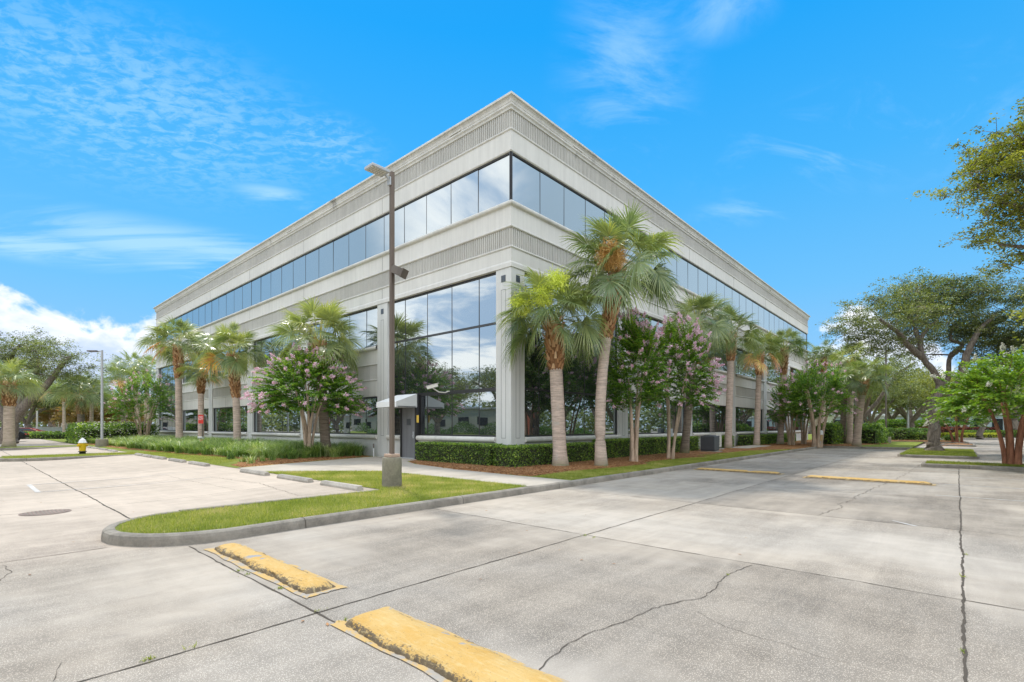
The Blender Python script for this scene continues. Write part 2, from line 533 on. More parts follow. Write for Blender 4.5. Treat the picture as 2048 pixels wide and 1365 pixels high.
def leafmat(name, stops, trans=.34, rough=.5, spec=.35, tint=(2.2, 2.3, .9)):
    m_ = bpy.data.materials.new(name); m_.use_nodes = True
    t = NT(m_.node_tree); b = m_.node_tree.nodes['Principled BSDF']
    at = t.node('ShaderNodeAttribute', attribute_name='v').outputs['Fac']
    cc = t.ramp(at, stops)
    t.put(b.inputs['Base Color'], cc); b.inputs['Roughness'].default_value = rough; b.inputs['Specular IOR Level'].default_value = spec
    tr = t.node('ShaderNodeBsdfTranslucent'); t.put(tr.inputs['Color'], t.mix(1., cc, tint, 'MULTIPLY'))
    mx = t.node('ShaderNodeMixShader'); mx.inputs[0].default_value = trans
    t.l.new(b.outputs[0], mx.inputs[1]); t.l.new(tr.outputs[0], mx.inputs[2])
    t.l.new(mx.outputs[0], m_.node_tree.nodes['Material Output'].inputs[0])
    return m_


def barkfn(sx=8., sz=1.4, dark=.5, moss=0.0):
    def f(t, b, c):
        p = obj_co(t); x, y, z = t.xyz(p)
        n_ = t.noise(t.comb(t.m('MULTIPLY', x, sx), t.m('MULTIPLY', y, sx), t.m('MULTIPLY', z, sz)), 1.6, 5, .7, .4)
        f_ = t.noise(p, 25, 4, .75)
        k = t.m('ADD', t.ss(n_, .3, .7, dark, 1.15), t.m('MULTIPLY', t.m('SUBTRACT', f_, .5), .5))
        cc = t.vm('SCALE', c, None, k)
        li = t.ss(t.noise(p, 2.2, 5, .7, .5), .60, .70, 0, .5)
        cc = t.mix(li, cc, (.40, .40, .36))
        if moss: cc = t.mix(t.m('MULTIPLY', t.ss(z, .55, .05), t.ss(n_, .4, .6, .4, 1)), cc, (.10, .13, .03))
        t.put(b.inputs['Base Color'], cc); bump(t, b, t.m('ADD', n_, t.m('MULTIPLY', f_, .6)), .7, .03)
    return f


M['palmbark'] = mat('palm_bark', (.56, .44, .365), .95, barkfn(1.3, 13., .62, 1), spec=.15)
M['palmbark2'] = mat('palm_bark_dark', (.26, .205, .16), .95, barkfn(1.3, 13., .55, 1), spec=.15)
M['bark'] = mat('oak_bark', (.27, .225, .19), .95, barkfn(9., 2.2, .45), spec=.15)
M['crapebark'] = mat('crape_myrtle_bark', (.56, .42, .31), .8, barkfn(5., 1.0, .6), spec=.2)
M['crapebark2'] = mat('crape_myrtle_bark_red', (.34, .15, .09), .8, barkfn(5., 1.0, .6), spec=.2)
M['boot'] = leafmat('palm_boots', [(0, (.15, .070, .032)), (.5, (.46, .24, .115)), (1, (.74, .52, .33))], .05, .8, .2)
M['frond'] = leafmat('palm_frond', [(0, (0.058, 0.087, 0.036)), (.35, (0.154, 0.210, 0.091)), (.62, (0.326, 0.362, 0.149)), (.8, (0.518, 0.464, 0.099)), (.9, (0.806, 0.493, 0.198)), (1, (0.634, 0.275, 0.132))], .22, .32, .55)
M['oak'] = leafmat('oak_leaf', [(0, (0.044, 0.063, 0.021)), (.5, (0.150, 0.182, 0.065)), (1, (0.345, 0.365, 0.144))], .22, .45, .4)
M['oakw'] = leafmat('oak_leaf_warm', [(0, (0.060, 0.069, 0.014)), (.5, (0.180, 0.196, 0.036)), (1, (0.408, 0.391, 0.084))], .3, .45, .4)
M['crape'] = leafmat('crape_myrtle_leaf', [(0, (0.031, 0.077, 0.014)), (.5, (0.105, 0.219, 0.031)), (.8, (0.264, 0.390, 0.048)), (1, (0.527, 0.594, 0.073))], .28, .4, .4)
M['crapel'] = leafmat('crape_myrtle_leaf_bright', [(0, (0.048, 0.108, 0.017)), (.5, (0.144, 0.252, 0.033)), (1, (0.396, 0.504, 0.066))], .35, .4, .4)
M['pink'] = leafmat('pink_blossom', [(0, (.74, .38, .50)), (.5, (.88, .62, .71)), (1, (.93, .84, .86))], .3, .7, .2, (1, 1, 1))
M['white_fl'] = leafmat('white_blossom', [(0, (.6, .58, .45)), (1, (.88, .86, .80))], .3, .7, .2, (1, 1, 1))
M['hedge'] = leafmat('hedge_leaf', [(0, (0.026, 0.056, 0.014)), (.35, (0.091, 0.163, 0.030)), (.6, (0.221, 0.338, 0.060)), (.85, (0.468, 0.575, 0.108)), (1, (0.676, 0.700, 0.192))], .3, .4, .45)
M['hedgecore'] = mat('hedge_twigs', (.030, .035, .015), .95)
M['redhedge'] = leafmat('red_hedge_leaf', [(0, (.10, .02, .02)), (1, (.32, .09, .07))], .2, .5)
M['yelhedge'] = leafmat('yellow_groundcover_leaf', [(0, (.25, .28, .03)), (1, (.62, .62, .08))], .3, .5)
M['autumn'] = leafmat('turning_leaf', [(0, (.14, .10, .035)), (.5, (.25, .18, .07)), (.8, (.33, .19, .09)), (1, (.42, .10, .05))], .3, .6)
M['lir'] = leafmat('liriope_blade', [(0, (.035, .075, .016)), (.4, (.12, .21, .045)), (.75, (.26, .36, .10)), (1, (.60, .62, .38))], .25, .38, .5)
M['grass'] = leafmat('grass_blade', [(0, (0.100, 0.144, 0.023)), (.4, (0.220, 0.260, 0.046)), (.65, (0.310, 0.321, 0.075)), (.85, (0.430, 0.391, 0.149)), (1, (0.550, 0.428, 0.253))], .3, .6, .25)
M['seed'] = leafmat('palm_seed_stalk', [(0, (.48, .27, .09)), (1, (.80, .52, .22))], .1, .8)
M['yseed'] = leafmat('palm_young_flower_stalk', [(0, (.42, .48, .06)), (1, (.80, .82, .18))], .2, .7)
M['steel'] = mat('galvanised_steel', (.42, .43, .44), .5, spec=.5)
M['brownmetal'] = mat('weathered_bronze_paint', (.15, .125, .105), .6, wallfn(.35, 1, 2.5), spec=.4)
M['polel'] = mat('faded_bronze_pole', (.155, .118, .092), .65, wallfn(.35, 1, 2.5), spec=.35)
M['post'] = mat('mossy_concrete', (.27, .245, .18), .95, kerbfn)
M['pad'] = mat('grout_pad', (.45, .32, .24), .9)
M['awning'] = mat('white_canvas', (.80, .80, .78), .8)
M['awshade'] = mat('shaded_white_canvas', (.62, .62, .60), .8)  # same white canvas, greyed: the gable end's shade is put into its colour
M['door'] = mat('grey_steel_door', (.20, .20, .21), .5, wallfn(.25, 1, .5), spec=.5)
M['lgrey'] = mat('beige_metal', (.62, .60, .54), .5)
M['black'] = mat('black_plastic', (.02, .02, .02), .5)
M['yellow'] = mat('hydrant_yellow', (.72, .47, .02), .4)
M['white'] = mat('white_paint', (.78, .78, .78), .5)
M['red'] = mat('red_enamel', (.62, .035, .025), .35)
M['acdark'] = mat('ac_dark_grey', (.07, .075, .085), .5)
M['tile'] = mat('blue_grey_tile', (.045, .055, .07), .35)
M['yplate'] = mat('yellow_plate', (.75, .50, .08), .5)
M['brick'] = mat('red_brick', (.36, .10, .06), .9, wallfn(.2, 1.5, .5))
M['cream'] = mat('cream_render', (.42, .39, .31), .9, wallfn(.15, 1, .5))
M['whitewall'] = mat('white_wall', (.66, .68, .70), .9, wallfn(.08, 1, .5))
M['darkglass'] = mat('dark_windows', (.02, .024, .03), .12)
M['carred'] = mat('car_paint_red', (.30, .015, .02), .25)
M['carblack'] = mat('car_paint_black', (.012, .013, .015), .2)
M['carwhite'] = mat('car_paint_silver', (.5, .52, .54), .3)
M['tyre'] = mat('rubber', (.02, .02, .02), .8)

# ================================================================== THE BUILDING
L = 45.4
bld = thing('office_building', 'three storey pale concrete office building with mirrored ribbon windows', 'building', (0, 0, 0))


def ring(mb, prof, smooth=False):
    """sweep a profile of (outward offset, height) round the square plan"""
    def c(o, z): return [(-o, -o, z), (L + o, -o, z), (L + o, L + o, z), (-o, L + o, z)]
    for k in range(4):
        vs = []
        for o, z in prof:
            cc = c(o, z); vs += [cc[k], cc[(k + 1) % 4]]
        mb.add(vs, [(2 * i, 2 * i + 1, 2 * i + 3, 2 * i + 2) for i in range(len(prof) - 1)], smooth)


def arc(o, z, r, a0, a1, n=6):
    return [(o + r * cos(radians(a0 + (a1 - a0) * i / n)), z + r * sin(radians(a0 + (a1 - a0) * i / n))) for i in range(n + 1)]


def band(name, prof, m, label=None, smooth=False):
    mb = MB(); ring(mb, prof[::-1], smooth); o = mb.build(name, M[m], bld)
    return o


# cornice: crown, cove, bead
band('cornice', [(-.35, 12.76), (.17, 12.76), (.19, 12.74), (.19, 12.67)] + [(.19 - .12 * sin(radians(a)), 12.67 - .15 * (1 - cos(radians(a)))) for a in (30, 60, 90)]
     + [(.05, 12.5)] + arc(.04, 12.44, .05, 70, -70) + [(.035, 12.37), (.02, 12.31), (-.05, 12.30)], 'trim')
band('fascia_moulding', [(-.05, 11.69)] + arc(.0, 11.645, .042, 80, -80) + [(0, 11.60)], 'trim')
band('upper_fascia', [(-.001, 11.61), (-.001, 10.93), (-.03, 10.90), (-.12, 10.90)], 'wall')
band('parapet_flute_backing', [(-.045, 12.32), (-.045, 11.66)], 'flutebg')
band('window_sill', [(-.12, 9.17), (.03, 9.175)] + arc(.045, 9.10, .075, 80, -80) + [(.02, 9.02), (0, 9.0)], 'trim')
band('lower_fascia', [(-.001, 9.01), (-.001, 8.37)], 'wall')
band('fascia_moulding', [(-.002, 8.38)] + arc(.0, 8.33, .042, 80, -80) + [(-.05, 8.285)], 'trim')
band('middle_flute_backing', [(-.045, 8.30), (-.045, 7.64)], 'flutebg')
band('fascia_moulding', [(-.05, 7.665)] + arc(.0, 7.62, .042, 80, -80) + [(0, 7.575)], 'trim')
band('lintel', [(-.001, 7.59), (-.001, 7.14), (.025, 7.09), (.035, 7.07), (.035, 6.93), (-.3, 6.93)], 'wall')


def facade_pt(side, s, o, z):
    """side 0 = left front (x=0 plane), side 1 = right front (y=0 plane)"""
    return (-o, s, z) if side == 0 else (s, -o, z)


def fquad(mb, side, s0, s1, o, z0, z1):
    P4 = [facade_pt(side, s0, o, z0), facade_pt(side, s1, o, z0), facade_pt(side, s1, o, z1), facade_pt(side, s0, o, z1)]
    if side == 0: P4 = P4[::-1]
    mb.add(P4, [(0, 1, 2, 3)])


def fbox(mb, side, s0, s1, o0, o1, z0, z1):
    if side == 0: mb.box(-o1, -o0, s0, s1, z0, z1)
    else: mb.box(s0, s1, -o1, -o0, z0, z1)


def fprof(mb, side, s0, s1, prof, smooth=False, caps=True):
    vs = []
    for o, z in prof: vs += [facade_pt(side, s0, o, z), facade_pt(side, s1, o, z)]
    fs = [((2 * i, 2 * i + 1, 2 * i + 3, 2 * i + 2) if side == 0 else (2 * i + 1, 2 * i, 2 * i + 2, 2 * i + 3)) for i in range(len(prof) - 1)]
    mb.add(vs, fs, smooth)
    if caps:
        n = len(prof)
        mb.add([facade_pt(side, s0, o, z) for o, z in prof], [tuple(range(n))])
        mb.add([facade_pt(side, s1, o, z) for o, z in prof], [tuple(range(n - 1, -1, -1))])


def flutes(mb, side, s0, s1, o, z0, z1, pitch=.1):
    n = int((s1 - s0) / pitch); vs = []; fs = []
    off = (s1 - s0 - n * pitch) / 2
    for i in range(n):
        a = s0 + off + i * pitch + random.uniform(-.003, .003)
        pr = [(a + .016, o), (a + .027, o + .034), (a + .073, o + .034), (a + .084, o)]
        b_ = len(vs)
        for z in (z0, z1):
            for s_, oo in pr: vs.append(facade_pt(side, s_, oo, z))
        for k in range(3):
            f_ = (b_ + k, b_ + k + 1, b_ + k + 5, b_ + k + 4)
            fs.append(f_ if side else f_[::-1])
    mb.add(vs, fs)


for z0, z1, nm in ((11.68, 12.31, 'parapet_flutes'), (7.66, 8.29, 'middle_flutes')):
    for side in (0, 1):
        mb = MB(); flutes(mb, side, .01, L - .01, -.046, z0, z1); mb.build(nm, M['flute'], bld)

SILL = lambda z, r=.09: [(-.2, z), (.0, z)] + arc(.0, z - r, r, 88, -88, 8) + [(-.06, z - 2 * r)]
PC = [.2 + 7.5 * k for k in range(1, 6)]
edges = [.71] + [e for c in PC for e in (c - .39, c + .39)] + [L - .71]
bays = [(edges[2 * i], edges[2 * i + 1]) for i in range(6)]
MUL = [.21 + 1.5 * k for k in range(1, 30)]


def panes(mb, side, s0, s1, o, z0, z1, cuts, rows):
    xs = [s0] + [c for c in cuts if s0 + .25 < c < s1 - .25] + [s1]
    zs = [z0] + rows + [z1]
    for i in range(len(xs) - 1):
        for j in range(len(zs) - 1):
            t1, t2 = random.gauss(0, .0022), random.gauss(0, .0022)
            a, b_, c, e = xs[i], xs[i + 1], zs[j], zs[j + 1]
            P4 = [facade_pt(side, a, o + t1, c), facade_pt(side, b_, o - t1 + t2, c), facade_pt(side, b_, o - t1 - t2, e), facade_pt(side, a, o + t1 - 2 * t2, e)]
            # keep the four corners in one plane
            p0, p1, p3 = map(Vector, (P4[0], P4[1], P4[3])); P4[2] = tuple(p1 + p3 - p0)
            mb.add(P4 if side else P4[::-1], [(0, 1, 2, 3)])


def frames(mb, side, s0, s1, o, z0, z1, cuts, rows, vw=.022, hw=.075, ew=.05):
    d1 = .012
    fbox(mb, side, s0, s1, o, o + .045, z0, z0 + ew); fbox(mb, side, s0, s1, o, o + .045, z1 - ew, z1)
    fbox(mb, side, s0, s0 + ew * .8, o, o + .043, z0 + ew, z1 - ew); fbox(mb, side, s1 - ew * .8, s1, o, o + .043, z0 + ew, z1 - ew)
    for r_ in rows: fbox(mb, side, s0 + ew * .8, s1 - ew * .8, o, o + .035, r_ - hw / 2, r_ + hw / 2)
    for c in cuts:
        if s0 + .25 < c < s1 - .25: fbox(mb, side, c - vw / 2, c + vw / 2, o, o + d1, z0 + ew, z1 - ew)


def groove(g, side, c):
    q4 = lambda h_, z0, z1, o: [facade_pt(side, c - h_, o, z0), facade_pt(side, c + h_, o, z0), facade_pt(side, c + h_, o, z1), facade_pt(side, c - h_, o, z1)]
    vs = q4(.11, 1.05, 6.2, .0022) + q4(.098, 1.062, 6.188, .0022) + q4(.11, 1.05, 6.2, -.01) + q4(.098, 1.062, 6.188, -.01)
    fs = []
    for k in range(4):
        n = (k + 1) % 4; fs += [(k, n, 4 + n, 4 + k), (8 + k, 8 + n, n, k), (4 + k, 4 + n, 12 + n, 12 + k)]
    g.add(vs, fs if side else [f_[::-1] for f_ in fs])


for side in (0, 1):
    # third floor ribbon
    fr = MB(); frames(fr, side, .03, L - .03, -.11, 9.16, 10.91, MUL, [], ew=.055)
    win = fr.build('ribbon_window', M['frame'], bld)
    gl = MB(); panes(gl, side, .03, L - .03, -.105, 9.19, 10.88, MUL, []); gl.build('glass', M['glass'], win)
    # panel joints in the fascias
    for c in PC:
        for z0, z1 in ((10.93, 11.60), (8.38, 9.0), (7.14, 7.57)):
            j = MB(); fbox(j, side, c - .008, c + .008, -.02, .0025, z0, z1); j.build('panel_joint', M['joint'], bld)
    # pilasters
    for c in PC:
        p = MB(); fbox(p, side, c - .39, c + .39, -.5, .0, .0, 6.925)
        po = p.build('pilaster', M['pilaster'], bld)
        g = MB(); groove(g, side, c)
        g.build('groove', M['joint'], po)
        t = MB(); fbox(t, side, c - .1, c + .1, -.01, .012, 6.46, 6.69); t.build('tile', M['tile'], po)
    # bays
    for i, (s0, s1) in enumerate(bays):
        big = i in (0, 5)
        door = (side == 0 and i == 0)
        ssegs = [(s0, s1)] if not door else [(s0, 5.17), (6.29, s1)]
        for a, b_ in ssegs:
            base = MB()
            fbox(base, side, a, b_, -.5, -.05, .0, .395); fbox(base, side, a, b_, -.5, -.062, .395, .41); fbox(base, side, a, b_, -.5, -.05, .41, .93)
            base.build('plinth_wall', M['pilaster'], bld)
            si = MB(); fprof(si, side, a + .01, b_ - .01, SILL(1.09, .1)); si.build('window_sill', M['trim'], bld)
        if big:
            fr = MB()
            if not door:
                frames(fr, side, s0, s1, -.16, 1.09, 6.93, MUL, [2.81, 5.13], vw=.035, ew=.06)
            else:
                frames(fr, side, s0, s1, -.16, 2.775, 6.93, MUL, [5.13], vw=.035, ew=.07)
                frames(fr, side, s0, 5.13, -.16, 1.09, 2.774, MUL, [], vw=.035, ew=.06)
                frames(fr, side, 6.31, s1, -.16, 1.09, 2.774, [], [], ew=.06)
            wn = fr.build('window', M['frame'], bld)
            gl = MB()
            if not door: panes(gl, side, s0, s1, -.155, 1.1, 6.92, MUL, [2.81, 5.13])
            else:
                panes(gl, side, s0, s1, -.155, 2.79, 6.92, MUL, [5.13]); panes(gl, side, s0, 5.13, -.155, 1.1, 2.77, MUL, []); panes(gl, side, 6.31, s1, -.155, 1.1, 2.77, [], [])
            gl.build('glass', M['glass'], wn)
            # shadow gap beside the pilasters
        else:
            for z0, z1 in ((5.10, 6.93), (1.09, 2.82)):
                fr = MB(); frames(fr, side, s0, s1, -.16, z0, z1, MUL, [], vw=.03, ew=.055)
                wn = fr.build('window', M['frame'], bld)
                gl = MB(); panes(gl, side, s0, s1, -.155, z0 + .02, z1 - .02, MUL, []); gl.build('glass', M['glass'], wn)
            sp = MB()
            fprof(sp, side, s0, s1, SILL(5.10, .085), caps=False)
            fbox(sp, side, s0, s1, -.5, -.055, 4.33, 4.95)
            fprof(sp, side, s0, s1, [(-.06, 4.33)] + arc(-.055, 4.29, .035, 80, -80) + [(-.1, 4.25)], caps=False)
            fbox(sp, side, s0, s1, -.5, -.095, 3.60, 4.28)
            fprof(sp, side, s0, s1, [(-.1, 3.62)] + arc(-.055, 3.575, .035, 80, -80) + [(-.06, 3.54)], caps=False)
            fbox(sp, side, s0, s1, -.5, -.055, 2.835, 3.54)
            so_ = sp.build('spandrel', M['wall'], bld)
            fl = MB(); flutes(fl, side, s0 + .01, s1 - .01, -.096, 3.60, 4.27); fl.build('spandrel_flutes', M['flute'], so_)
            jm = [c for c in MUL if s0 < c < s1][2]
            for z0, z1 in ((2.84, 3.53), (4.34, 4.93)):
                j = MB(); fbox(j, side, jm - .006, jm + .006, -.08, -.0528, z0, z1); j.build('panel_joint', M['joint'], so_)
for (x0, x1, y0, y1) in ((0, .71, 0, .71), (L - .71, L, 0, .71), (0, .71, L - .71, L), (L - .71, L, L - .71, L)):
    p = MB(); p.box(x0, x1, y0, y1, 0, 6.925); po = p.build('corner_pilaster', M['pilaster'], bld)
    for side in (0, 1):
        if (side == 0 and x0 > 0) or (side == 1 and y0 > 0): continue
        c = (y0 + y1) / 2 if side == 0 else (x0 + x1) / 2
        g = MB(); groove(g, side, c)
        g.build('groove', M['joint'], po)
        t = MB(); fbox(t, side, c - .1, c + .1, -.01, .012, 6.46, 6.69); t.build('tile', M['tile'], po)
# back walls, cores and roof
bk = MB(); bk.box(.45, L, .45, L - .001, .02, 6.94); bk.box(.30, L - .3, .30, L - .3, 6.94, 12.0); bk.build('core_wall', M['wall'], bld)
rf = MB(); rf.box(.1, L - .1, .1, L - .1, 12.2, 12.35); rf.build('roof', M['roof'], bld)
# scupper slots in the cornice
for side, ss_ in ((0, (2.45, 16.5, 30.)), (1, (3.6, 17., 31.))):
    for s_ in ss_:
        k = MB(); fbox(k, side, s_, s_ + .62, .0, .105, 12.505, 12.55); k.build('scupper', M['trim'], bld)

# door under the awning
dr = MB(); dr.box(-.02, .10, 5.27, 6.19, .16, 2.24)
dr.box(-.025, -.018, 5.6, 5.86, 1.55, 1.8)
do = dr.build('door', M['door'], bld)
h = MB(); h.box(-.085, -.03, 5.33, 5.38, .98, 1.25); h.box(-.10, -.03, 5.31, 5.40, 1.05, 1.10); h.build('handle', M['steel'], do)
h = MB(); h.box(-.035, -.021, 5.60, 5.86, 1.52, 1.78); h.build('vent', M['acdark'], do)
df = MB(); df.box(-.06, .2, 5.17, 5.27, .12, 2.77); df.box(-.06, .2, 6.19, 6.29, .12, 2.77); df.box(-.055, .2, 5.271, 6.189, 2.24, 2.34)
df.build('door_frame', M['frame'], do)
tp = MB(); tp.box(.1, .14, 5.271, 6.189, 2.34, 2.77); tp.build('transom_panel', M['frame'], do)
th = MB(); th.box(-.12, .1, 5.27, 6.19, .125, .16); th.build('threshold', M['steel'], do)
# awning: a sloping canvas with a gable end
aw = MB()
y0, y1 = 5.12, 6.5
aw.add([(-.06, y0, 2.80), (-1.08, y0, 2.45), (-1.08, y1, 2.45), (-.06, y1, 2.80)], [(0, 1, 2, 3)])
aw.add([(-1.08, y0, 2.45), (-1.08, y0, 2.24), (-1.08, y1, 2.24), (-1.08, y1, 2.45)], [(0, 1, 2, 3)])
awo = aw.build('awning', M['awning'], bld)
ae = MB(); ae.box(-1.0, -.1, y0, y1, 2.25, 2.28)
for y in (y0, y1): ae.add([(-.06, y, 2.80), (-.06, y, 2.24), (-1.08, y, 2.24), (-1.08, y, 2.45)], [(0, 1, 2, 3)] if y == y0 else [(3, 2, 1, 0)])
ae.build('gable', M['awshade'], awo)
# yellow notice plate beside the door
pl = MB(); pl.box(-.13, -.115, 4.93, 5.06, 1.62, 1.92); pl.build('notice_plate', M['yplate'], bld)
# security camera on its bracket
cy, cz = 3.1, 2.86
cm = MB(); u_ = Vector((-.62, .74, -.25)).normalized(); v_ = Vector((0, 0, 1)).cross(u_).normalized(); w_ = u_.cross(v_)
cc = Vector((-.72, 3.32, cz + .10)); cm.obox(cc, u_, v_, w_, .21, .05, .055); cm.obox(cc + w_ * .062 - u_ * .02, u_, v_, w_, .25, .062, .008)
cmo = cm.build('security_camera', M['lgrey'], bld)
br = MB(); br.tube([(-.13, cy, cz - .06), (-.28, cy, cz - .12), (-.5, cy + .12, cz - .10), tuple(cc - w_ * .06)], .022, 8); br.lathe([(0, 0), (.06, 0), (.06, .03), (0, .03)], (-.13, cy, cz - .075), 10)
br.build('bracket', M['lgrey'], cmo)
le = MB(); le.obox(cc + u_ * .213, u_, v_, w_, .004, .038, .042); le.build('lens', M['darkglass'], cmo)

# ================================================================== THE GROUND
def hpave(x, y):
    """the car park rises gently to the building's pavement"""
    if y > -2.2 and x < -6.0:
        t = min(1, max(0, (x + 10.2) / 3.4)); return .112 * t * t * (3 - 2 * t)
    return 0.0


gx = [-300, -120, -60, -33.0, -29.3, -25.6, -21.8, -18.1, -14.5] + [-10.75, -10.2, -9.6, -9.0, -8.4, -7.8, -7.0, -6.6, -6.0] + [-3.25 + 3.72 * k for k in range(0, 16)] + [80, 140, 300]
gy = [-300, -120, -60, -41.2, -37.5, -33.8, -30.1, -26.3, -22.6, -18.9, -15.1, -11.4, -7.65, -4.3, -3.2, -2.199] + [.3 + 3.72 * k for k in range(0, 16)] + [80, 140, 300]
V, Fc, at = [], [], []
for x in gx:
    for y in gy: V.append((x, y, hpave(x, y)))
ny = len(gy)
cells = {}
for i in range(len(gx) - 1):
    for jj in range(ny - 1):
        xm, ym = (gx[i] + gx[i + 1]) / 2, (gy[jj] + gy[jj + 1]) / 2
        cx = sum(xm > t for t in (-29, -25.6, -21.8, -18, -14.5, -10.75, -7.0, -3.25, .47, 4.19, 7.9, 11.6, 15.3, 19, 22.8, 26.5, 30)); cy_ = sum(ym > t for t in (-30, -26, -22.6, -18.9, -15.1, -11.4, -7.65, -3.2, .3, 4, 7.7, 11.5, 15, 19, 22, 26))
        key = (cx, cy_)
        if key not in cells: cells[key] = min(.68, max(.32, random.gauss(.5, .07)))
        tone = cells[key]
        if -7.65 < ym < -3 and -7.0 < xm < -3.25: tone = .62
        if xm > -3.25 and -11.4 < ym < -7.65 and xm < 3: tone = .34
        if xm > -7 and xm < -3.25 and -11.4 < ym < -7.65: tone = .60
        if xm > -10.7 and xm < -7 and ym < -4.5 and ym > -11.4: tone = .44
        if xm < -10.75 and -11.4 < ym < -2: tone = .56
        if xm < 2 and ym < -11.4: tone = .48
        if ym > -2.2 and xm < -6: tone = .55
        Fc.append((i * ny + jj, (i + 1) * ny + jj, (i + 1) * ny + jj + 1, i * ny + jj + 1)); at.append(tone)
struct(npmesh('pavement', V, Fc, M['pave'], attr=at))
# joints, cracks: ragged strips just above the slabs
jm = MB()


def ragged(mb, pts, w0, step=.12, jit=.012, z=.004):
    P_ = [Vector((p[0], p[1], 0)) for p in pts]; out_ = []
    for a, b_ in zip(P_[:-1], P_[1:]):
        n = max(1, int((b_ - a).length / step))
        for i in range(n): out_.append(a.lerp(b_, i / n))
    out_.append(P_[-1])
    vs = []; off = 0.
    for i, p in enumerate(out_):
        t = (out_[min(i + 1, len(out_) - 1)] - out_[max(i - 1, 0)]).normalized(); n_ = Vector((-t.y, t.x, 0))
        off = off * .8 + random.gauss(0, jit)
        w_ = w0 * random.uniform(.45, 1.25) / 2
        q_ = p + n_ * off
        for s in (1, -1):
            r_ = q_ + n_ * w_ * s; vs.append((r_.x, r_.y, hpave(r_.x, r_.y) + z))
    mb.add(vs, [(2 * i, 2 * i + 1, 2 * i + 3, 2 * i + 2) for i in range(len(out_) - 1)])


for x in (-10.75, -7.0, -3.25):
    ragged(jm, [(x, -4.42), (x, -40)], .012 if x != -10.75 else .018, .10, .004)
for x in (.47, 4.19, 7.9, 11.6, 15.3, 19, 22.8, 26.5): ragged(jm, [(x, -4.42), (x, -40)], .013, .3, .004)
for x in (-14.5, -18.1, -21.8, -25.6): ragged(jm, [(x, -40), (x, 32)], .016, .3, .004)
ragged(jm, [(-10.8, -2.3), (-10.8, 17.6)], .025, .12, .005); ragged(jm, [(-10.8, 20.8), (-10.8, 32.6)], .025, .3, .005)
ragged(jm, [(-40, -7.63), (27, -7.63)], .016, .10, .004)
ragged(jm, [(-40, -11.38), (16, -11.38)], .021, .05, .0035)
ragged(jm, [(-40, -3.9), (-11.42, -3.75)], .014, .12, .004); ragged(jm, [(-40, .3), (-6.7, .3)], .012, .12, .005)
for y in (4.0, 7.7, 11.5, 15.2, 22, 26): ragged(jm, [(-40, y), (-10.8, y)], .012, .4, .005)
ragged(jm, [(-10.8, 4.1), (-6.7, 4.1)], .008, .3, .005)
struct(jm.build('pavement_joints', M['crack']))
ck = MB()
def crk(px, w0, jit=.02): ragged(ck, [G(*p) for p in px], w0, .05, jit, .0045)
crk([(1075, 1340), (1150, 1290), (1220, 1250), (1300, 1222), (1410, 1195), (1450, 1155), (1505, 1131)], .008, .012)
crk([(1395, 1225), (1450, 1255), (1560, 1285), (1680, 1325)], .0035, .010)
crk([(1640, 1031), (1680, 1015), (1730, 985), (1800, 955), (1850, 925)], .010, .02)
crk([(0, 1165), (18, 1140), (10, 1131)], .006, .01); crk([(105, 1365), (120, 1340), (132, 1325)], .004, .006)
crk([(420, 960), (520, 975), (600, 1000)], .010, .012); crk([(330, 955), (470, 985)], .006, .01)
struct(ck.build('pavement_cracks', M['crack']))
# little weeds in the joints
wd = []; wf = []
def weed(px, py, n, r):
    c = G(px, py)
    for _ in range(n):
        a, rr = random.uniform(0, 2 * pi), abs(random.gauss(0, r)); p = c + Vector((cos(a) * rr, sin(a) * rr * .6, 0))
        a2 = random.uniform(0, 2 * pi); hh = random.uniform(.008, .03); dx, dy = cos(a2), sin(a2)
        b_ = len(wd); wd.extend([(p.x - dy * .004, p.y + dx * .004, .004), (p.x + dy * .004, p.y - dx * .004, .004), (p.x + dx * hh, p.y + dy * hh, hh)]); wf.append((b_, b_ + 1, b_ + 2))
for a in ((478, 1143, 50, .05), (495, 1150, 40, .05), (560, 1178, 60, .05), (300, 1320, 60, .04), (1170, 1072, 50, .05), (1188, 1076, 20, .04), (1457, 1151, 16, .02), (745, 1280, 50, .05), (1930, 1110, 20, .03), (1928, 1155, 20, .03), (385, 1296, 20, .03), (640, 1222, 20, .04), (1925, 1305, 20, .03), (690, 1243, 40, .04)):
    weed(a[0], a[1], a[2] // 2, a[3] * .8)
tag(npmesh('joint_weeds', wd, wf, M['grass'], attr=R.random(len(wf)) * .8), 'tiny green weeds growing in the pavement joints', 'weeds', kind='stuff')

# raised ground: lawn outline
ZL = .12


def arcp(cx, cy, r, a0, a1, n=10): return [(cx + r * cos(radians(a0 + (a1 - a0) * i / n)), cy + r * sin(radians(a0 + (a1 - a0) * i / n))) for i in range(n + 1)]


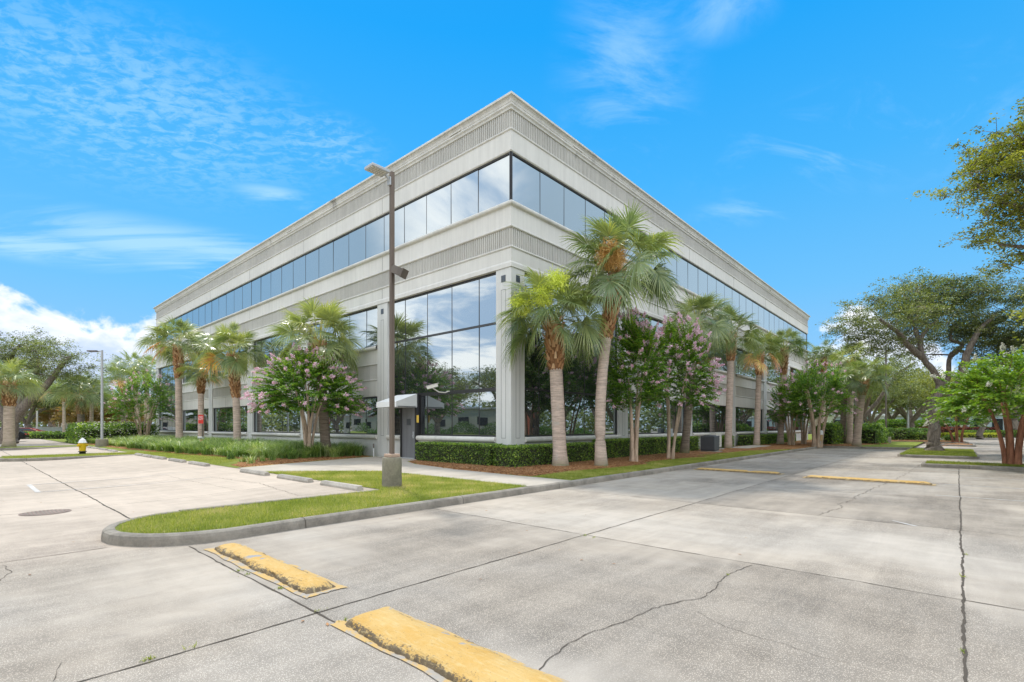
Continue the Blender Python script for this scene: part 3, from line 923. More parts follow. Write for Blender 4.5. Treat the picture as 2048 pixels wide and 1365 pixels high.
OUT = ([(27.2, -4.4)] + [(-10.3, -4.4)] + arcp(-10.3, -3.3, 1.1, 270, 90, 14) + [(-6.62, -2.2), (-6.62, 17.9)]
       + [(-10.2, 17.6)] + arcp(-10.2, 19.1, 1.5, 270, 90, 10) + [(-6.62, 20.8), (-6.62, 32.6), (-46, 32.6)])
OUT = ([(27.25, -4.33)] + [(-10.3, -4.33)] + arcp(-10.3, -3.3, 1.03, 270, 90, 14) + [(-6.62, -2.27), (-6.62, 17.97)]
       + [(-10.2, 17.67)] + arcp(-10.2, 19.1, 1.43, 270, 90, 10) + [(-6.62, 20.73), (-6.62, 32.67), (-46, 32.67)])
lawn_poly = OUT + [(-46, 36.13), (-6.5, 36.13), (-6.5, 90), (90, 90), (90, -9.2), (27.37, -9.2)]
import mathutils.geometry as mg
def flat(name, pts, z, m, skirt=None):
    pts = [Vector((p[0], p[1], 0)) for p in pts]
    tri = mg.tessellate_polygon([pts])
    mb = MB(); mb.v = [(p.x, p.y, z) for p in pts]; mb.f = []
    for t in tri:
        a, b_, c = (pts[i] for i in t)
        mb.f.append(tuple(t) if (b_ - a).cross(c - a).z > 0 else tuple(t)[::-1])
    mb.sm = [False] * len(mb.f)
    if skirt is not None:
        n = len(pts); o = len(mb.v); mb.v += [(p.x, p.y, skirt) for p in pts]
        for i in range(n): mb.f.append((i, (i + 1) % n, o + (i + 1) % n, o + i)); mb.sm.append(False)
    return mb.build(name, m)


struct(flat('lawn', lawn_poly, ZL, M['lawn']))


def kerb(pts, w_=.14, z0=0.0, z1=.138, inward=1, cuts=3.0, name='kerb', close=False, zf=None):
    """rounded kerb swept along pts; inward=+1 keeps it on the left of the path"""
    P_ = [Vector((p[0], p[1], 0)) for p in pts]
    if close: P_.append(P_[0])
    # resample
    out_ = [P_[0]]
    for a, b_ in zip(P_[:-1], P_[1:]):
        n = max(1, int((b_ - a).length / 1.0))
        for i in range(1, n + 1): out_.append(a.lerp(b_, i / n))
    mb = MB(); acc = 0; run = []
    prof0 = [(0, 0), (.008, .55), (.02, .83), (.05, .97), (.08, 1.0), (w_ - .02, 1.0), (w_, .93), (w_, 0)]
    rows = []
    for i, p in enumerate(out_):
        a = out_[max(i - 1, 0)]; b_ = out_[min(i + 1, len(out_) - 1)]
        t1 = (p - a).normalized() if i else (b_ - p).normalized(); t2 = (b_ - p).normalized() if i < len(out_) - 1 else t1
        t = (t1 + t2).normalized(); n_ = Vector((-t.y, t.x, 0)) * inward / max(.5, t.dot(t1))
        top = zf(p.x, p.y) if zf else z1
        jz = random.gauss(0, .0015); jo = random.gauss(0, .002)
        rows.append([(p.x + n_.x * (o + jo), p.y + n_.y * (o + jo), z0 + (top - z0) * h_ + (jz if h_ else -.02)) for o, h_ in prof0])
    K = len(prof0); seg = 0
    vs = [v_ for r_ in rows for v_ in r_]
    fs = []
    for i in range(len(rows) - 1):
        for k in range(K - 1):
            f_ = (i * K + k, (i + 1) * K + k, (i + 1) * K + k + 1, i * K + k + 1)
            fs.append(f_ if inward > 0 else f_[::-1])
    mb.add(vs, fs)
    for e in (0, len(rows) - 1): mb.add(rows[e], [tuple(range(K))])
    ob = struct(mb.build(name, M['kerb']))
    # joints
    jb = MB(); L_ = 0
    for i in range(1, len(out_) - 1):
        L_ += (out_[i] - out_[i - 1]).length
        if L_ >= cuts:
            L_ = 0; a = out_[i - 1]; b_ = out_[i + 1]; t = (b_ - a).normalized(); r_ = rows[i]
            lean = random.uniform(-.03, .03)
            vs = []
            for s in (-1, 1):
                for (x, y, z) in r_:
                    c = Vector((x, y, z)); ctr = Vector((r_[4][0], r_[4][1], .05)); c2 = c + (c - ctr).normalized() * .0025
                    c2 = c2 + t * (s * .0055 + lean * (z / .15)); vs.append(c2)
            jb.add(vs, [(k, k + 1, K + k + 1, K + k) for k in range(K - 1)])
    if jb.v: struct(jb.build('kerb_joints', M['crack']))
    return ob


road_side = [(27.2, -4.4), (-10.3, -4.4)] + arcp(-10.3, -3.3, 1.1, 270, 90, 14)[1:]
kerb([p for p in road_side][::-1], inward=1) if False else kerb(road_side, inward=-1, cuts=2.6)
kz = lambda x, y: max(.135, hpave(x, y) + .02)
kerb([(-10.3, -2.2), (-6.75, -2.2)], inward=-1, zf=lambda x, y: .15 if x < -9 else .133, cuts=3)
kerb([(-6.62, 17.9), (-10.2, 17.6)] + arcp(-10.2, 19.1, 1.5, 270, 90, 10)[1:] + [(-6.62, 20.8)], inward=-1, cuts=4)
kerb([(-6.62, 32.6), (-46, 32.6)], inward=-1, cuts=6)
kerb([(-6.5, 36.2), (-46, 36.2)], inward=1, cuts=6)
kerb([(27.2, -4.4), (27.3, -9.2)], inward=1, cuts=3)
# kerbed islands on the right
def island(x0, x1, y0, y1, r, ground, name):
    pts = arcp(x0 + r, y0 + r, r, 180, 270, 5) + arcp(x1 - r, y0 + r, r, 270, 360, 5) + arcp(x1 - r, y1 - r, r, 0, 90, 5) + arcp(x0 + r, y1 - r, r, 90, 180, 5)
    kerb(pts, inward=1, close=True, cuts=3.5)
    r -= .07
    pts = [(x0 + .07 + (x1 - x0 - .14) * (p[0] - x0) / (x1 - x0), y0 + .07 + (y1 - y0 - .14) * (p[1] - y0) / (y1 - y0)) for p in pts]
    struct(flat(name, pts, ZL, M[ground]))
island(17.3, 26.2, -12.1, -9.15, .9, 'lawn', 'island_lawn')
island(10.5, 12.2, -22., -10.35, .3, 'lawn', 'island_lawn')
kerb([(27.3, -9.15), (26.0, -9.15)], inward=1)

ZW = ZL + .005
walk = [(-6.63, 3.9), (-5.35, 2.75), (-4.2, 1.45), (-4.12, -.5), (-4.12, -4.25), (-2.5, -4.25), (-2.45, -2.2), (-2.2, .6), (-1.75, 3.0), (-1.15, 4.3), (-.05, 4.9), (-.05, 8.1), (-4.3, 6.75), (-6.63, 5.9)]
struct(flat('sidewalk', walk, ZW, M['walk']))
wj = MB()
for a, b_ in (((-4.12, -1.5), (-2.4, -1.5)), ((-4.15, .9), (-2.1, .9)), ((-4.3, 6.75), (-4.2, 1.45)), ((-1.8, 7.5), (-1.75, 3.)), ((-4.3, 4.2), (-1.2, 4.2))):
    n = 8; P_ = [Vector(a).lerp(Vector(b_), i / n) for i in range(n + 1)]
    d_ = (Vector(b_) - Vector(a)).normalized(); n_ = Vector((-d_.y, d_.x)) * .005
    wj.add([(p.x + s * n_.x, p.y + s * n_.y, ZW + .003) for p in P_ for s in (1, -1)], [(2 * i, 2 * i + 1, 2 * i + 3, 2 * i + 2) for i in range(n)])
struct(wj.build('sidewalk_joints', M['crack']))


def mound(name, pts, zb, hgt, m, cell=.18, label=None):
    """a bed whose surface swells a little towards its middle, with a soft uneven edge"""
    xs = [p[0] for p in pts]; ys = [p[1] for p in pts]
    x0, x1, y0, y1 = min(xs), max(xs), min(ys), max(ys)
    cell = max(cell, (x1 - x0) / 160, (y1 - y0) / 160)
    nx, ny_ = int((x1 - x0) / cell) + 2, int((y1 - y0) / cell) + 2
    A = np.array(pts); B_ = np.roll(A, -1, 0)
    gx_, gy_ = np.meshgrid(x0 + np.arange(nx) * cell, y0 + np.arange(ny_) * cell, indexing='ij')
    Pq = np.stack([gx_.ravel(), gy_.ravel()], 1)
    ins = np.zeros(len(Pq), bool); dist = np.full(len(Pq), 9e9)
    for a, b_ in zip(A, B_):
        c_ = ((a[1] > Pq[:, 1]) != (b_[1] > Pq[:, 1]))
        with np.errstate(divide='ignore', invalid='ignore'):
            xi = (b_[0] - a[0]) * (Pq[:, 1] - a[1]) / (b_[1] - a[1] + 1e-12) + a[0]
        ins ^= c_ & (Pq[:, 0] < xi)
        ab = b_ - a; t = np.clip(((Pq - a) @ ab) / (ab @ ab), 0, 1); dist = np.minimum(dist, np.linalg.norm(Pq - (a + t[:, None] * ab), axis=1))
    sd = np.where(ins, dist, -dist) + R.normal(0, .03, len(Pq))
    z = np.where(sd > 0, zb + hgt * (1 - np.exp(-np.maximum(sd, 0) / .35)) + .004 + R.normal(0, .006, len(Pq)), zb - .03 + np.maximum(sd, -.2) * .1)
    keep = sd.reshape(nx, ny_) > -cell * 1.2
    V_ = np.column_stack([Pq, z]); I = np.arange(nx * ny_).reshape(nx, ny_)
    k4 = keep[:-1, :-1] & keep[1:, :-1] & keep[1:, 1:] & keep[:-1, 1:]
    Fq = np.stack([I[:-1, :-1], I[1:, :-1], I[1:, 1:], I[:-1, 1:]], -1)[k4]
    used = np.unique(Fq); mp = np.full(len(V_), -1); mp[used] = np.arange(len(used))
    return struct(npmesh(name, V_[used], mp[Fq], m, smooth=True))


mound('mulch_bed', [(-.06, 4.75), (-1.3, 4.15), (-1.75, 3.0), (-2.3, .4), (-2.45, -2.2), (-2.35, -2.9), (-.6, -2.7), (1.3, -3.05), (3.8, -3.2), (4.6, -2.6), (7.5, -2.75), (9.6, -3.2), (10.2, -2.3), (13, -2.6), (16.0, -2.7), (18.5, -3.6), (20.5, -4.2), (27.0, -4.22), (27.0, -.06), (0, -.06)], ZL, .06, M['mulch'], .14)
mound('mulch_bed', [(-.06, 8.2), (-4.3, 6.85), (-6.5, 6.05), (-6.3, 7.4), (-5.2, 9.5), (-4.6, 12), (-5.3, 15), (-5.9, 24), (-6.2, 44), (-.06, 44)], ZL, .06, M['mulch'], .3)
mound('mulch_bed', [(27.4, -6.6), (27.4, -.1), (46, -.1), (46, -5.5), (36, -7.5), (31, -6.2)], ZL, .05, M['mulch'], .3)

# ================================================================== VEGETATION
def unit(a): return a / np.maximum(np.linalg.norm(a, axis=-1, keepdims=True), 1e-9)


def leaves(C, size, rng, aspect=.5, up=.35, U=None, szj=.35, fold=False):
    """rhombic leaves at centres C (n,3); returns verts, faces"""
    n = len(C)
    nrm = rng.normal(size=(n, 3)); nrm[:, 2] = np.abs(nrm[:, 2]) + up * 2; nrm = unit(nrm)
    u_ = rng.normal(size=(n, 3)) if U is None else U + rng.normal(size=(n, 3)) * .25
    u_ = unit(u_ - nrm * (u_ * nrm).sum(1, keepdims=True)); v_ = np.cross(nrm, u_)
    s = size * (1 + rng.uniform(-szj, szj, n))[:, None]
    V = np.stack([C - u_ * s * .5, C + v_ * s * aspect * .5, C + u_ * s * .5, C - v_ * s * aspect * .5], 1).reshape(-1, 3)
    return V, np.arange(4 * n).reshape(n, 4)


def curve(p0, p1, bend, n=6):
    p0, p1 = Vector(p0), Vector(p1); m_ = (p0 + p1) / 2 + Vector(bend)
    return [p0 * (1 - t) ** 2 + m_ * 2 * t * (1 - t) + p1 * t * t for t in (i / n for i in range(n + 1))]


# ---------------------------------------------------------------- sabal palms
def palm(label, base, top, crown_r=1.7, nf=48, tr=.17, seed=1, boots=1.0, bark='palmbark', bend=(0, 0, 0), seeds=None, group='sabal palms', brown=.05,
         bright=0.0, seg=40, skirt=-8, base_r=1.2, flower=0, name='palm_tree'):
    rg = np.random.default_rng(seed); rn = random.Random(seed)
    root = thing(name, label, 'palm tree', tuple(base), group)
    b, t = Vector(base), Vector(top)
    path = curve(b - Vector((0, 0, .08)), t, bend, 22)
    H = (t - b).length
    rad = []
    for i in range(len(path)):
        s = i / (len(path) - 1)
        rad.append(tr * ((base_r + .12) - (base_r + .12 - 1) * min(1, s * 9) if s < .111 else 1.0 - .12 * s) * rn.uniform(.985, 1.015))
    mb = MB(); mb.tube(path, rad, 14); mb.build('trunk', M[bark], root)
    # boots: split, crossing leaf bases under the crown
    V, Fq, at = [], [], []
    if boots > 0:
        axis = [path[-1].lerp(path[-1], 0)]
        nb = int(95 * boots)
        for i in range(nb):
            s = i / nb; zz = boots * (1 - s)           # distance below the top
            k = (len(path) - 1) * (1 - zz / H); i0 = int(max(0, min(len(path) - 2, k))); p = path[i0].lerp(path[i0 + 1], k - i0)
            a = i * 2.39996 + rn.uniform(-.15, .15)
            o = Vector((cos(a), sin(a), 0)); side = Vector((-sin(a), cos(a), 0))
            r_ = tr * (.95 + .25 * sin(pi * min(1, s * 1.1)))
            ln = rn.uniform(.16, .30) * (.7 + .6 * s); wd_ = rn.uniform(.045, .075)
            p0 = p + o * r_ * .85; tilt = rn.uniform(.25, .75); lean = rn.uniform(-.35, .35)
            dr = (o * tilt + Vector((0, 0, 1)) + side * lean).normalized()
            p1 = p0 + dr * ln; th = o * .02
            c = len(V)
            V += [p0 - side * wd_ - th, p0 + side * wd_ - th, p1 + side * wd_ * .35, p1 - side * wd_ * .35, p0 - side * wd_ * .8 + o * .035, p0 + side * wd_ * .8 + o * .035, p1 + side * wd_ * .3 + o * .02, p1 - side * wd_ * .3 + o * .02]
            for f_ in ((4, 5, 6, 7), (0, 4, 7, 3), (1, 2, 6, 5), (3, 7, 6, 2), (0, 1, 5, 4)): Fq.append([x + c for x in f_])
            at += [min(1, max(0, rn.gauss(.35 + .4 * s, .22)))] * 5
        # fibrous swelling underneath
        npmesh('boots', [tuple(v_) for v_ in V], Fq, M['boot'], root, attr=at)
        fb = MB(); pts = []
        n_ = 8
        for i in range(n_ + 1):
            zz = boots * (1 - i / n_); k = (len(path) - 1) * (1 - zz / H); i0 = int(max(0, min(len(path) - 2, k))); pts.append(path[i0].lerp(path[i0 + 1], k - i0))
        fb.tube(pts, [tr * (.9 + .28 * sin(pi * (i / n_) ** .8)) for i in range(n_ + 1)], 12)
        o_ = fb.build('fibre', M['boot'], root)
        a_ = o_.data.attributes.new('v', 'FLOAT', 'FACE'); a_.data.foreach_set('value', [.12] * len(o_.data.polygons))
    # fronds
    Vs, Fs, At = [], [], []
    n0 = 0
    crown_r *= 1.05
    Rf = crown_r * .50
    for i in range(nf):
        s = (i + .5) / nf
        el = radians(84 - (84 - skirt) * s ** 1.15 + rn.uniform(-9, 9)); az = i * 2.39996 + rn.uniform(-.35, .35)
        pl = crown_r * rn.uniform(.36, .66)
        h = np.array([cos(az), sin(az), 0.])
        # petiole, bending down as it goes
        p = np.array(t) + h * .06 + np.array([0, 0, rn.uniform(-.1, .15)]); e = el; pts = [p.copy()]
        for _ in range(5):
            p = p + (h * cos(e) + np.array([0, 0, sin(e)])) * pl / 5; e -= radians(3 + 3.5 * max(0, cos(el))); pts.append(p.copy())
        tg = h * cos(e) + np.array([0, 0, sin(e)]); sd = np.cross(tg, [0, 0, 1.]); sd = sd / (np.linalg.norm(sd) + 1e-9)
        if abs(sin(e)) > .97: sd = np.array([-sin(az), cos(az), 0.])
        if s > .10:      # the blade hangs over from the end of its stalk
            e2 = e - radians(rn.uniform(0, 42)) * min(1, s * 2.2); tg = h * cos(e2) + np.array([0, 0, sin(e2)])
        roll = rn.uniform(-.8, .8)
        nr = np.cross(sd, tg); sd, nr = sd * cos(roll) + nr * sin(roll), nr * cos(roll) - sd * sin(roll)
        brownf = s > .80 and rn.random() < brown * 3
        if brownf: tone = rn.uniform(.88, 1.0)
        else: tone = min(.62, max(.08, rn.gauss(.36 + .16 * (1 - s) + bright, .09)))
        # petiole ribbon (three-sided)
        w_ = .016
        pp = np.array(pts); c = n0
        sdp = np.array([-sin(az), cos(az), 0.])
        for q_ in pp: Vs += [q_ + sdp * w_, q_ - sdp * w_, q_ - np.array([0, 0, w_ * 1.2])]
        for k in range(5):
            for a_, b_ in ((0, 1), (1, 2), (2, 0)): Fs.append((c + 3 * k + a_, c + 3 * k + b_, c + 3 * k + 3 + b_, c + 3 * k + 3 + a_)); At.append(min(.8, tone + .18))
        n0 += 18
        # blade: folded segments around the hub, tips bending over
        hub = pts[-1]; fr = Rf * rn.uniform(.85, 1.12) * (1.0 if s > .12 else .75); half = radians(rn.uniform(100, 122)) if s > .1 else radians(60)
        cup = rn.uniform(.15, .5)
        ang = np.linspace(-half, half, seg) + rg.normal(0, .02, seg)
        for j, a in enumerate(ang):
            dirv = tg * cos(a) + sd * sin(a)
            ln = fr * (1.0 - .30 * (abs(a) / half) ** 2) * rn.uniform(.9, 1.06)
            st = hub + tg * (.22 * fr * max(0, cos(a)) )
            wv = -sd * sin(a) * 0 + np.cross(dirv, nr)
            tw = rn.uniform(-.5, .5); wv = wv * cos(tw) + nr * sin(tw)
            dr = rn.uniform(.0, .42) + .25 * s; cc = []
            for r_, ww in ((0.02, .005), (.32, .018), (.66, .0115), (1.0, .002)):
                q_ = st + dirv * ln * r_ * (1 - .10 * r_) + nr * cup * ln * (r_ * (1 - r_)) * .5
                q_ = q_ - np.array([0, 0, 1.]) * dr * ln * max(0, r_ - .3) ** 2 * 1.2
                ww = ww * fr / .85
                Vs += [q_ + wv * ww, q_ - wv * ww]
            c = n0
            tj = min(1, max(0, tone + rn.gauss(0, .06)))
            for k in range(3): Fs.append((c + 2 * k, c + 2 * k + 1, c + 2 * k + 3, c + 2 * k + 2)); At.append(min(1 if brownf else .70, tj + (.08 if k == 2 else 0)))
            n0 += 8
    npmesh('crown', Vs, Fs, M['frond'], root, attr=At)

    def stalks(nm, ctr, n, r, m):
        V2, F2 = [], []
        for i in range(n):
            p = np.array(ctr) + rg.normal(0, r * .3, 3); d_ = unit(rg.normal(size=3)); d_[2] -= .3
            for k in range(5):
                p2 = p + d_ * r * .3; sv = unit(np.cross(d_, rg.normal(size=3))) * .007
                c = len(V2); V2 += [p + sv, p - sv, p2 - sv, p2 + sv]; F2.append((c, c + 1, c + 2, c + 3))
                p = p2; d_ = unit(d_ + rg.normal(0, .7, 3)); d_[2] -= .12
                if np.linalg.norm(p - np.array(ctr)) > r * 1.2: break
        npmesh(nm, V2, F2, m, root, attr=rg.random(len(F2)))
    if seeds is not None: stalks('seed_cluster', seeds, 900, .42, M['seed'])
    if flower:
        f_, r_ = Vector((-.745, -.667, 0)), Vector((.667, -.745, 0))
        for a, b_, c_ in ((.8, .05, 1.25), (.8, -.45, .75), (.6, -1.05, .55)): stalks('flower_stalk', t + f_ * a + r_ * b_ + Vector((0, 0, c_)), 240, .36, M['yseed'])
    return root


def palm_px(label, pxb, d, pxt, pyt, zb=.13, **kw):
    """trunk foot at column pxb and depth d, crown base at (pxt, pyt) in the photograph"""
    b = W(pxb, d, zb); t = W(pxt, d, ZH(pyt, d))
    return palm(label, b, t, **kw)


# right side row, nearest first
palm_px('short sabal palm nearest the building corner with greenish yellow flower stalks', 1121, 16.3, 1107, 648, zb=.13, crown_r=1.85, nf=44, tr=.228, seed=3, boots=1.5, bend=(.03, .0, 0), flower=3, bright=.08, seg=44, skirt=-6, base_r=1.25, brown=.02)
tp2 = W(1238, 16.6, ZH(545, 16.6))
palm('tallest sabal palm, its trunk bending right under an orange seed cluster', W(1203, 16.4), tp2, crown_r=2.0, nf=39, tr=.18, seed=5, boots=2.2, bend=(-.35, .38, -.1), seeds=tuple(W(1222, 15.9, ZH(507, 15.9))), seg=44, skirt=-14, brown=0)
palm_px('sabal palm with a dark mossy trunk standing behind the pink crape myrtles', 1368, 24.0, 1394, 650, crown_r=1.75, nf=34, tr=.19, seed=8, boots=1.0, bark='palmbark2', bend=(0, 0, 0))
palm_px('sabal palm just right of the air conditioning units', 1456, 29.5, 1463, 672, crown_r=1.75, nf=34, tr=.20, seed=9, boots=1.5, skirt=-12)
palm_px('lower sabal palm between two taller ones at the far concrete pad', 1513, 33.5, 1519, 712, crown_r=1.75, nf=34, tr=.19, seed=12, boots=1.3, skirt=-12, brown=.12)
palm_px('sabal palm with a pale lichen trunk by the last windows of the right front', 1560, 37, 1569, 700, crown_r=1.65, nf=33, tr=.21, seed=14, boots=1.9, skirt=-6)
palm_px('left of three sabal palms behind the far kerb, dark leaning trunk', 1684, 38, 1690, 772, crown_r=1.75, nf=30, tr=.21, seed=15, boots=1.0, bark='palmbark2')
palm_px('middle of three sabal palms behind the far kerb, its high crown among oak leaves', 1699, 37.5, 1702, 728, crown_r=1.7, nf=30, tr=.21, seed=18, boots=1.2, bright=.08)
palm_px('low sabal palm leaning right at the far kerb, broad blue green crown', 1713, 34, 1728, 765, crown_r=1.75, nf=39, tr=.24, seed=20, boots=.9, bend=(-.1, .1, 0), brown=.01)
palm_px('distant sabal palm behind the building corner on the right', 1646, 50, 1648, 716, crown_r=1.9, nf=28, tr=.2, seed=22, boots=1.6, seg=24)
palm_px('distant sabal palm just left of another one beyond the right corner', 1634, 54, 1634, 722, crown_r=1.7, nf=24, tr=.2, seed=24, boots=1., seg=22)
# left side
palm_px('large sabal palm behind the pink crape myrtle on the left front', 653, 22.0, 638, 690, crown_r=1.9, nf=45, tr=.22, seed=31, boots=1.1, bark='palmbark2', bright=.08, skirt=-12)
palm_px('sabal palm with a long ragged boot jacket on the left front', 474, 28.2, 464, 712, crown_r=1.85, nf=39, tr=.20, seed=33, boots=2.4, bend=(.15, -.1, 0), brown=.10, bright=.05)
palm_px('smaller sabal palm behind the red fire department connection', 402, 33.3, 402, 752, crown_r=1.45, nf=34, tr=.19, seed=35, boots=1.2, bright=.05)
palm_px('tall sabal palm at the left end of the building with dead fronds', 359, 34.1, 356, 694, crown_r=2.15, nf=41, tr=.22, seed=37, boots=2.2, brown=.14, bright=.05)
palm_px('sabal palm right of a twin in the clump behind the far left corner', 295, 60, 292, 742, crown_r=2.1, nf=30, tr=.26, seed=40, boots=2., seg=24)
palm_px('sabal palm with the fullest crown in the clump behind the far left corner', 279, 57, 268, 742, crown_r=2.6, nf=37, tr=.26, seed=41, boots=2.2, seg=26)
palm_px('sabal palm leftmost in the clump behind the far left corner', 249, 55, 243, 762, crown_r=2.3, nf=33, tr=.25, seed=43, boots=1.6, seg=24, bark='palmbark2')
palm_px('sabal palm with a dark trunk between the yellow hydrant and the grey lamp', 163, 43, 161, 792, crown_r=2.2, nf=37, tr=.27, seed=45, boots=1.6, bark='palmbark2', seg=28)
palm_px('thick sabal palm at the left edge of the photo', 18, 33, 19, 768, crown_r=1.9, nf=44, tr=.30, seed=47, boots=1.5, seg=30)
palm_px('slim pale palm left of the dark palm on the left lawn', 128, 57, 128, 790, crown_r=2.3, nf=28, tr=.15, seed=49, boots=.8, seg=22)
palm_px('slim pale palm right of the dark palm on the left lawn', 183, 46, 183, 785, crown_r=2.1, nf=28, tr=.15, seed=51, boots=.8, seg=22)


# ---------------------------------------------------------------- crape myrtles
def crape(name, label, base, height, radius, crown_lo, stems=5, shoots=300, seed=1, leafm='crape', barkm='crapebark', flowers=.3, flm='pink', group='crape myrtles',
          lf=.075, stem_r=.055, spread=.5, fl_side=None, up=.0, cx=(0, 0), per=40, foot=.12):
    rg = np.random.default_rng(seed); rn = random.Random(seed)
    root = thing(name, label, 'tree', tuple(base), group)
    b = Vector(base); ends = []
    for i in range(stems):
        a = 2 * pi * i / stems + rn.uniform(-.4, .4); r0 = rn.uniform(.4, 1.) * foot
        p0 = b + Vector((cos(a) * r0, sin(a) * r0, -.06)); top = b + Vector((cos(a) * radius * spread * rn.uniform(.5, 1) + cx[0], sin(a) * radius * spread * rn.uniform(.5, 1) + cx[1], crown_lo + (height - crown_lo) * rn.uniform(.25, .5)))
        pts = curve(p0, top, (-cos(a) * radius * .12 + rn.uniform(-.08, .08), -sin(a) * radius * .12 + rn.uniform(-.08, .08), .1), 9)
        mb = MB(); rr = stem_r * rn.uniform(.75, 1.2)
        mb.tube(pts, [rr * (1.25 if k == 0 else 1 - .55 * k / 9) for k in range(10)], 8)
        mb.build('stem', M[barkm], root); ends += [pts[-1], pts[-3], pts[-2], pts[6]]
    c0 = b + Vector((cx[0], cx[1], crown_lo)); E_ = np.array([tuple(e) for e in ends])
    C, U, at, FC = [], [], [], []; tw = MB()
    hh = height - crown_lo
    for i in range(shoots):
        # a target point in an upright half dome; shoots fan out from below and arch over
        th = rn.uniform(0, 2 * pi); el = math.asin(rn.uniform(-.12, 1)); rr = rn.uniform(.62, 1.0) ** .7
        tip = np.array(c0) + np.array([cos(th) * cos(el) * radius * rr, sin(th) * cos(el) * radius * rr, .12 * hh + sin(el) * hh * .88 * rr])
        tip += rg.normal(0, .08, 3)
        s0 = E_[np.argmin(np.linalg.norm(E_ - tip + rg.normal(0, .25, E_.shape), axis=1))]
        s0 = s0 * .65 + tip * .35 - np.array([0, 0, .25 * rr * (1 - sin(el))])
        ln = np.linalg.norm(tip - s0); out_ = unit(tip - np.array(c0))
        md = (s0 + tip) / 2 + np.array([0, 0, .22 * ln * (1 - .6 * sin(el)) + up])
        n = max(10, int(per * ln)); tt = np.linspace(.12, 1, n)[:, None]
        cur = s0 * (1 - tt) ** 2 + md * 2 * tt * (1 - tt) + tip * tt * tt
        tg = unit(np.gradient(cur, axis=0)); sd = unit(np.cross(tg, [0, 0, 1.]) + 1e-6)
        for s in (1, -1):
            C.append(cur + sd * s * lf * .55 + rg.normal(0, .012, cur.shape)); U.append(sd * s + tg * .55)
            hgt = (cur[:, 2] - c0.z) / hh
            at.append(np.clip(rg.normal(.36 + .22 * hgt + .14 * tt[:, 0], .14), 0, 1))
        if i % 3 == 0: tw.tube([tuple(cur[0]), tuple(cur[n // 2]), tuple(cur[-1])], [.010, .007, .003], 4, cap=False)
        w_ = 1.0 if fl_side is None else max(0, float(np.dot(unit(tip - np.array(c0)), fl_side)) + .35)
        if rn.random() < flowers * w_ * (0.35 + max(0, sin(el))) * 1.6: FC.append((tip, tg[-1]))
    C = np.concatenate(C); U = np.concatenate(U); at = np.concatenate(at)
    V, Fq = leaves(C, lf, rg, .52, .5, U)
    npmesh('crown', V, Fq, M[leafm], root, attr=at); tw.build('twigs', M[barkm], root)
    if FC:
        P_ = []
        for tip, tg in FC:
            L_ = rn.uniform(.14, .28); n = int(75 * L_ / .2); k = rg.random((n, 1))
            P_.append(tip + tg * L_ * k + rg.normal(0, 1, (n, 3)) * (.046 * (1.2 - k)))
        P_ = np.concatenate(P_); V, Fq = leaves(P_, .046, rg, .9, .1)
        npmesh('blossoms', V, Fq, M[flm], root, attr=rg.random(len(Fq)))
    return root


cr = crape
cr('crape_myrtle', 'pink flowering crape myrtle in the liriope bed on the left front', atX(617, -2.6)[0], 4.85, 2.45, 1.75, 6, 520, 61, flowers=.20, stem_r=.075, lf=.095, foot=.16, spread=.33)
cr('crape_myrtle', 'crape myrtle with two pale stems right of the tallest palm', W(1268, 18.4), 5.95, 1.30, 2.0, 4, 520, 62, flowers=.14, stem_r=.075, lf=.085, spread=.45, foot=.12)
cr('crape_myrtle', 'crape myrtle with the densest pink blossom, over the mulch bed on the right', W(1340, 20.6), 6.0, 1.75, 2.0, 4, 560, 63, flowers=.36, stem_r=.07, lf=.085, cx=(.5, -.1), fl_side=(.55, -.6, .6), foot=.15)
cr('crape_myrtle', 'dark green crape myrtle with few blossoms left of two others near the far kerb', W(1582, 36), 5.4, 1.7, 1.6, 4, 260, 64, flowers=.12, stem_r=.09, lf=.11, per=26, foot=.2)
cr('crape_myrtle', 'thin dark stemmed crape myrtle between two others near the far kerb', W(1606, 37), 5.6, 1.6, 1.8, 3, 240, 65, flowers=.12, stem_r=.09, lf=.11, per=26, barkm='crapebark', foot=.2)
cr('crape_myrtle', 'spreading crape myrtle beside the utility box at the kerb corner', W(1633, 33.5), 6.0, 2.4, 1.9, 5, 380, 66, flowers=.16, stem_r=.12, lf=.11, per=26, foot=.25)
cr('crape_myrtle', 'crape myrtle over white flowering shrubs at the far left corner', W(286, 41, .13), 6.0, 2.5, 1.7, 6, 420, 67, flowers=.14, stem_r=.10, lf=.11, per=26, foot=.3)
cr('crape_myrtle', 'bright green crape myrtle with red brown trunks at the right edge', W(2025, 17.1), 4.1, 2.35, 1.45, 5, 420, 68, 'crapel', 'crapebark2', .05, 'white_fl', stem_r=.10, lf=.115, per=30, foot=.28, up=.06)
cr('crape_myrtle', 'small white flowering crape myrtle on the far mulched island', W(1915, 42), 3.9, 2.5, 1.3, 4, 260, 69, 'crape', 'crapebark2', .35, 'white_fl', stem_r=.10, lf=.13, per=22, foot=.3)
for i, (px, d, hh, rr, lb) in enumerate(((225, 66, 5.5, 4.6, 'reddish tinged crape myrtle behind the grey lamp'), (118, 76, 5.2, 3.6, 'small russet crape myrtle beside the white wall on the left'), (178, 62, 6.0, 3.6, 'yellowing crape myrtle behind the dark palm on the left'))):
    cr('crape_myrtle', lb, W(px, d), hh, rr, 1.7, 5, 380, 80 + i, 'autumn', 'crapebark', 0, stem_r=.13, lf=.20, per=16, foot=.4)


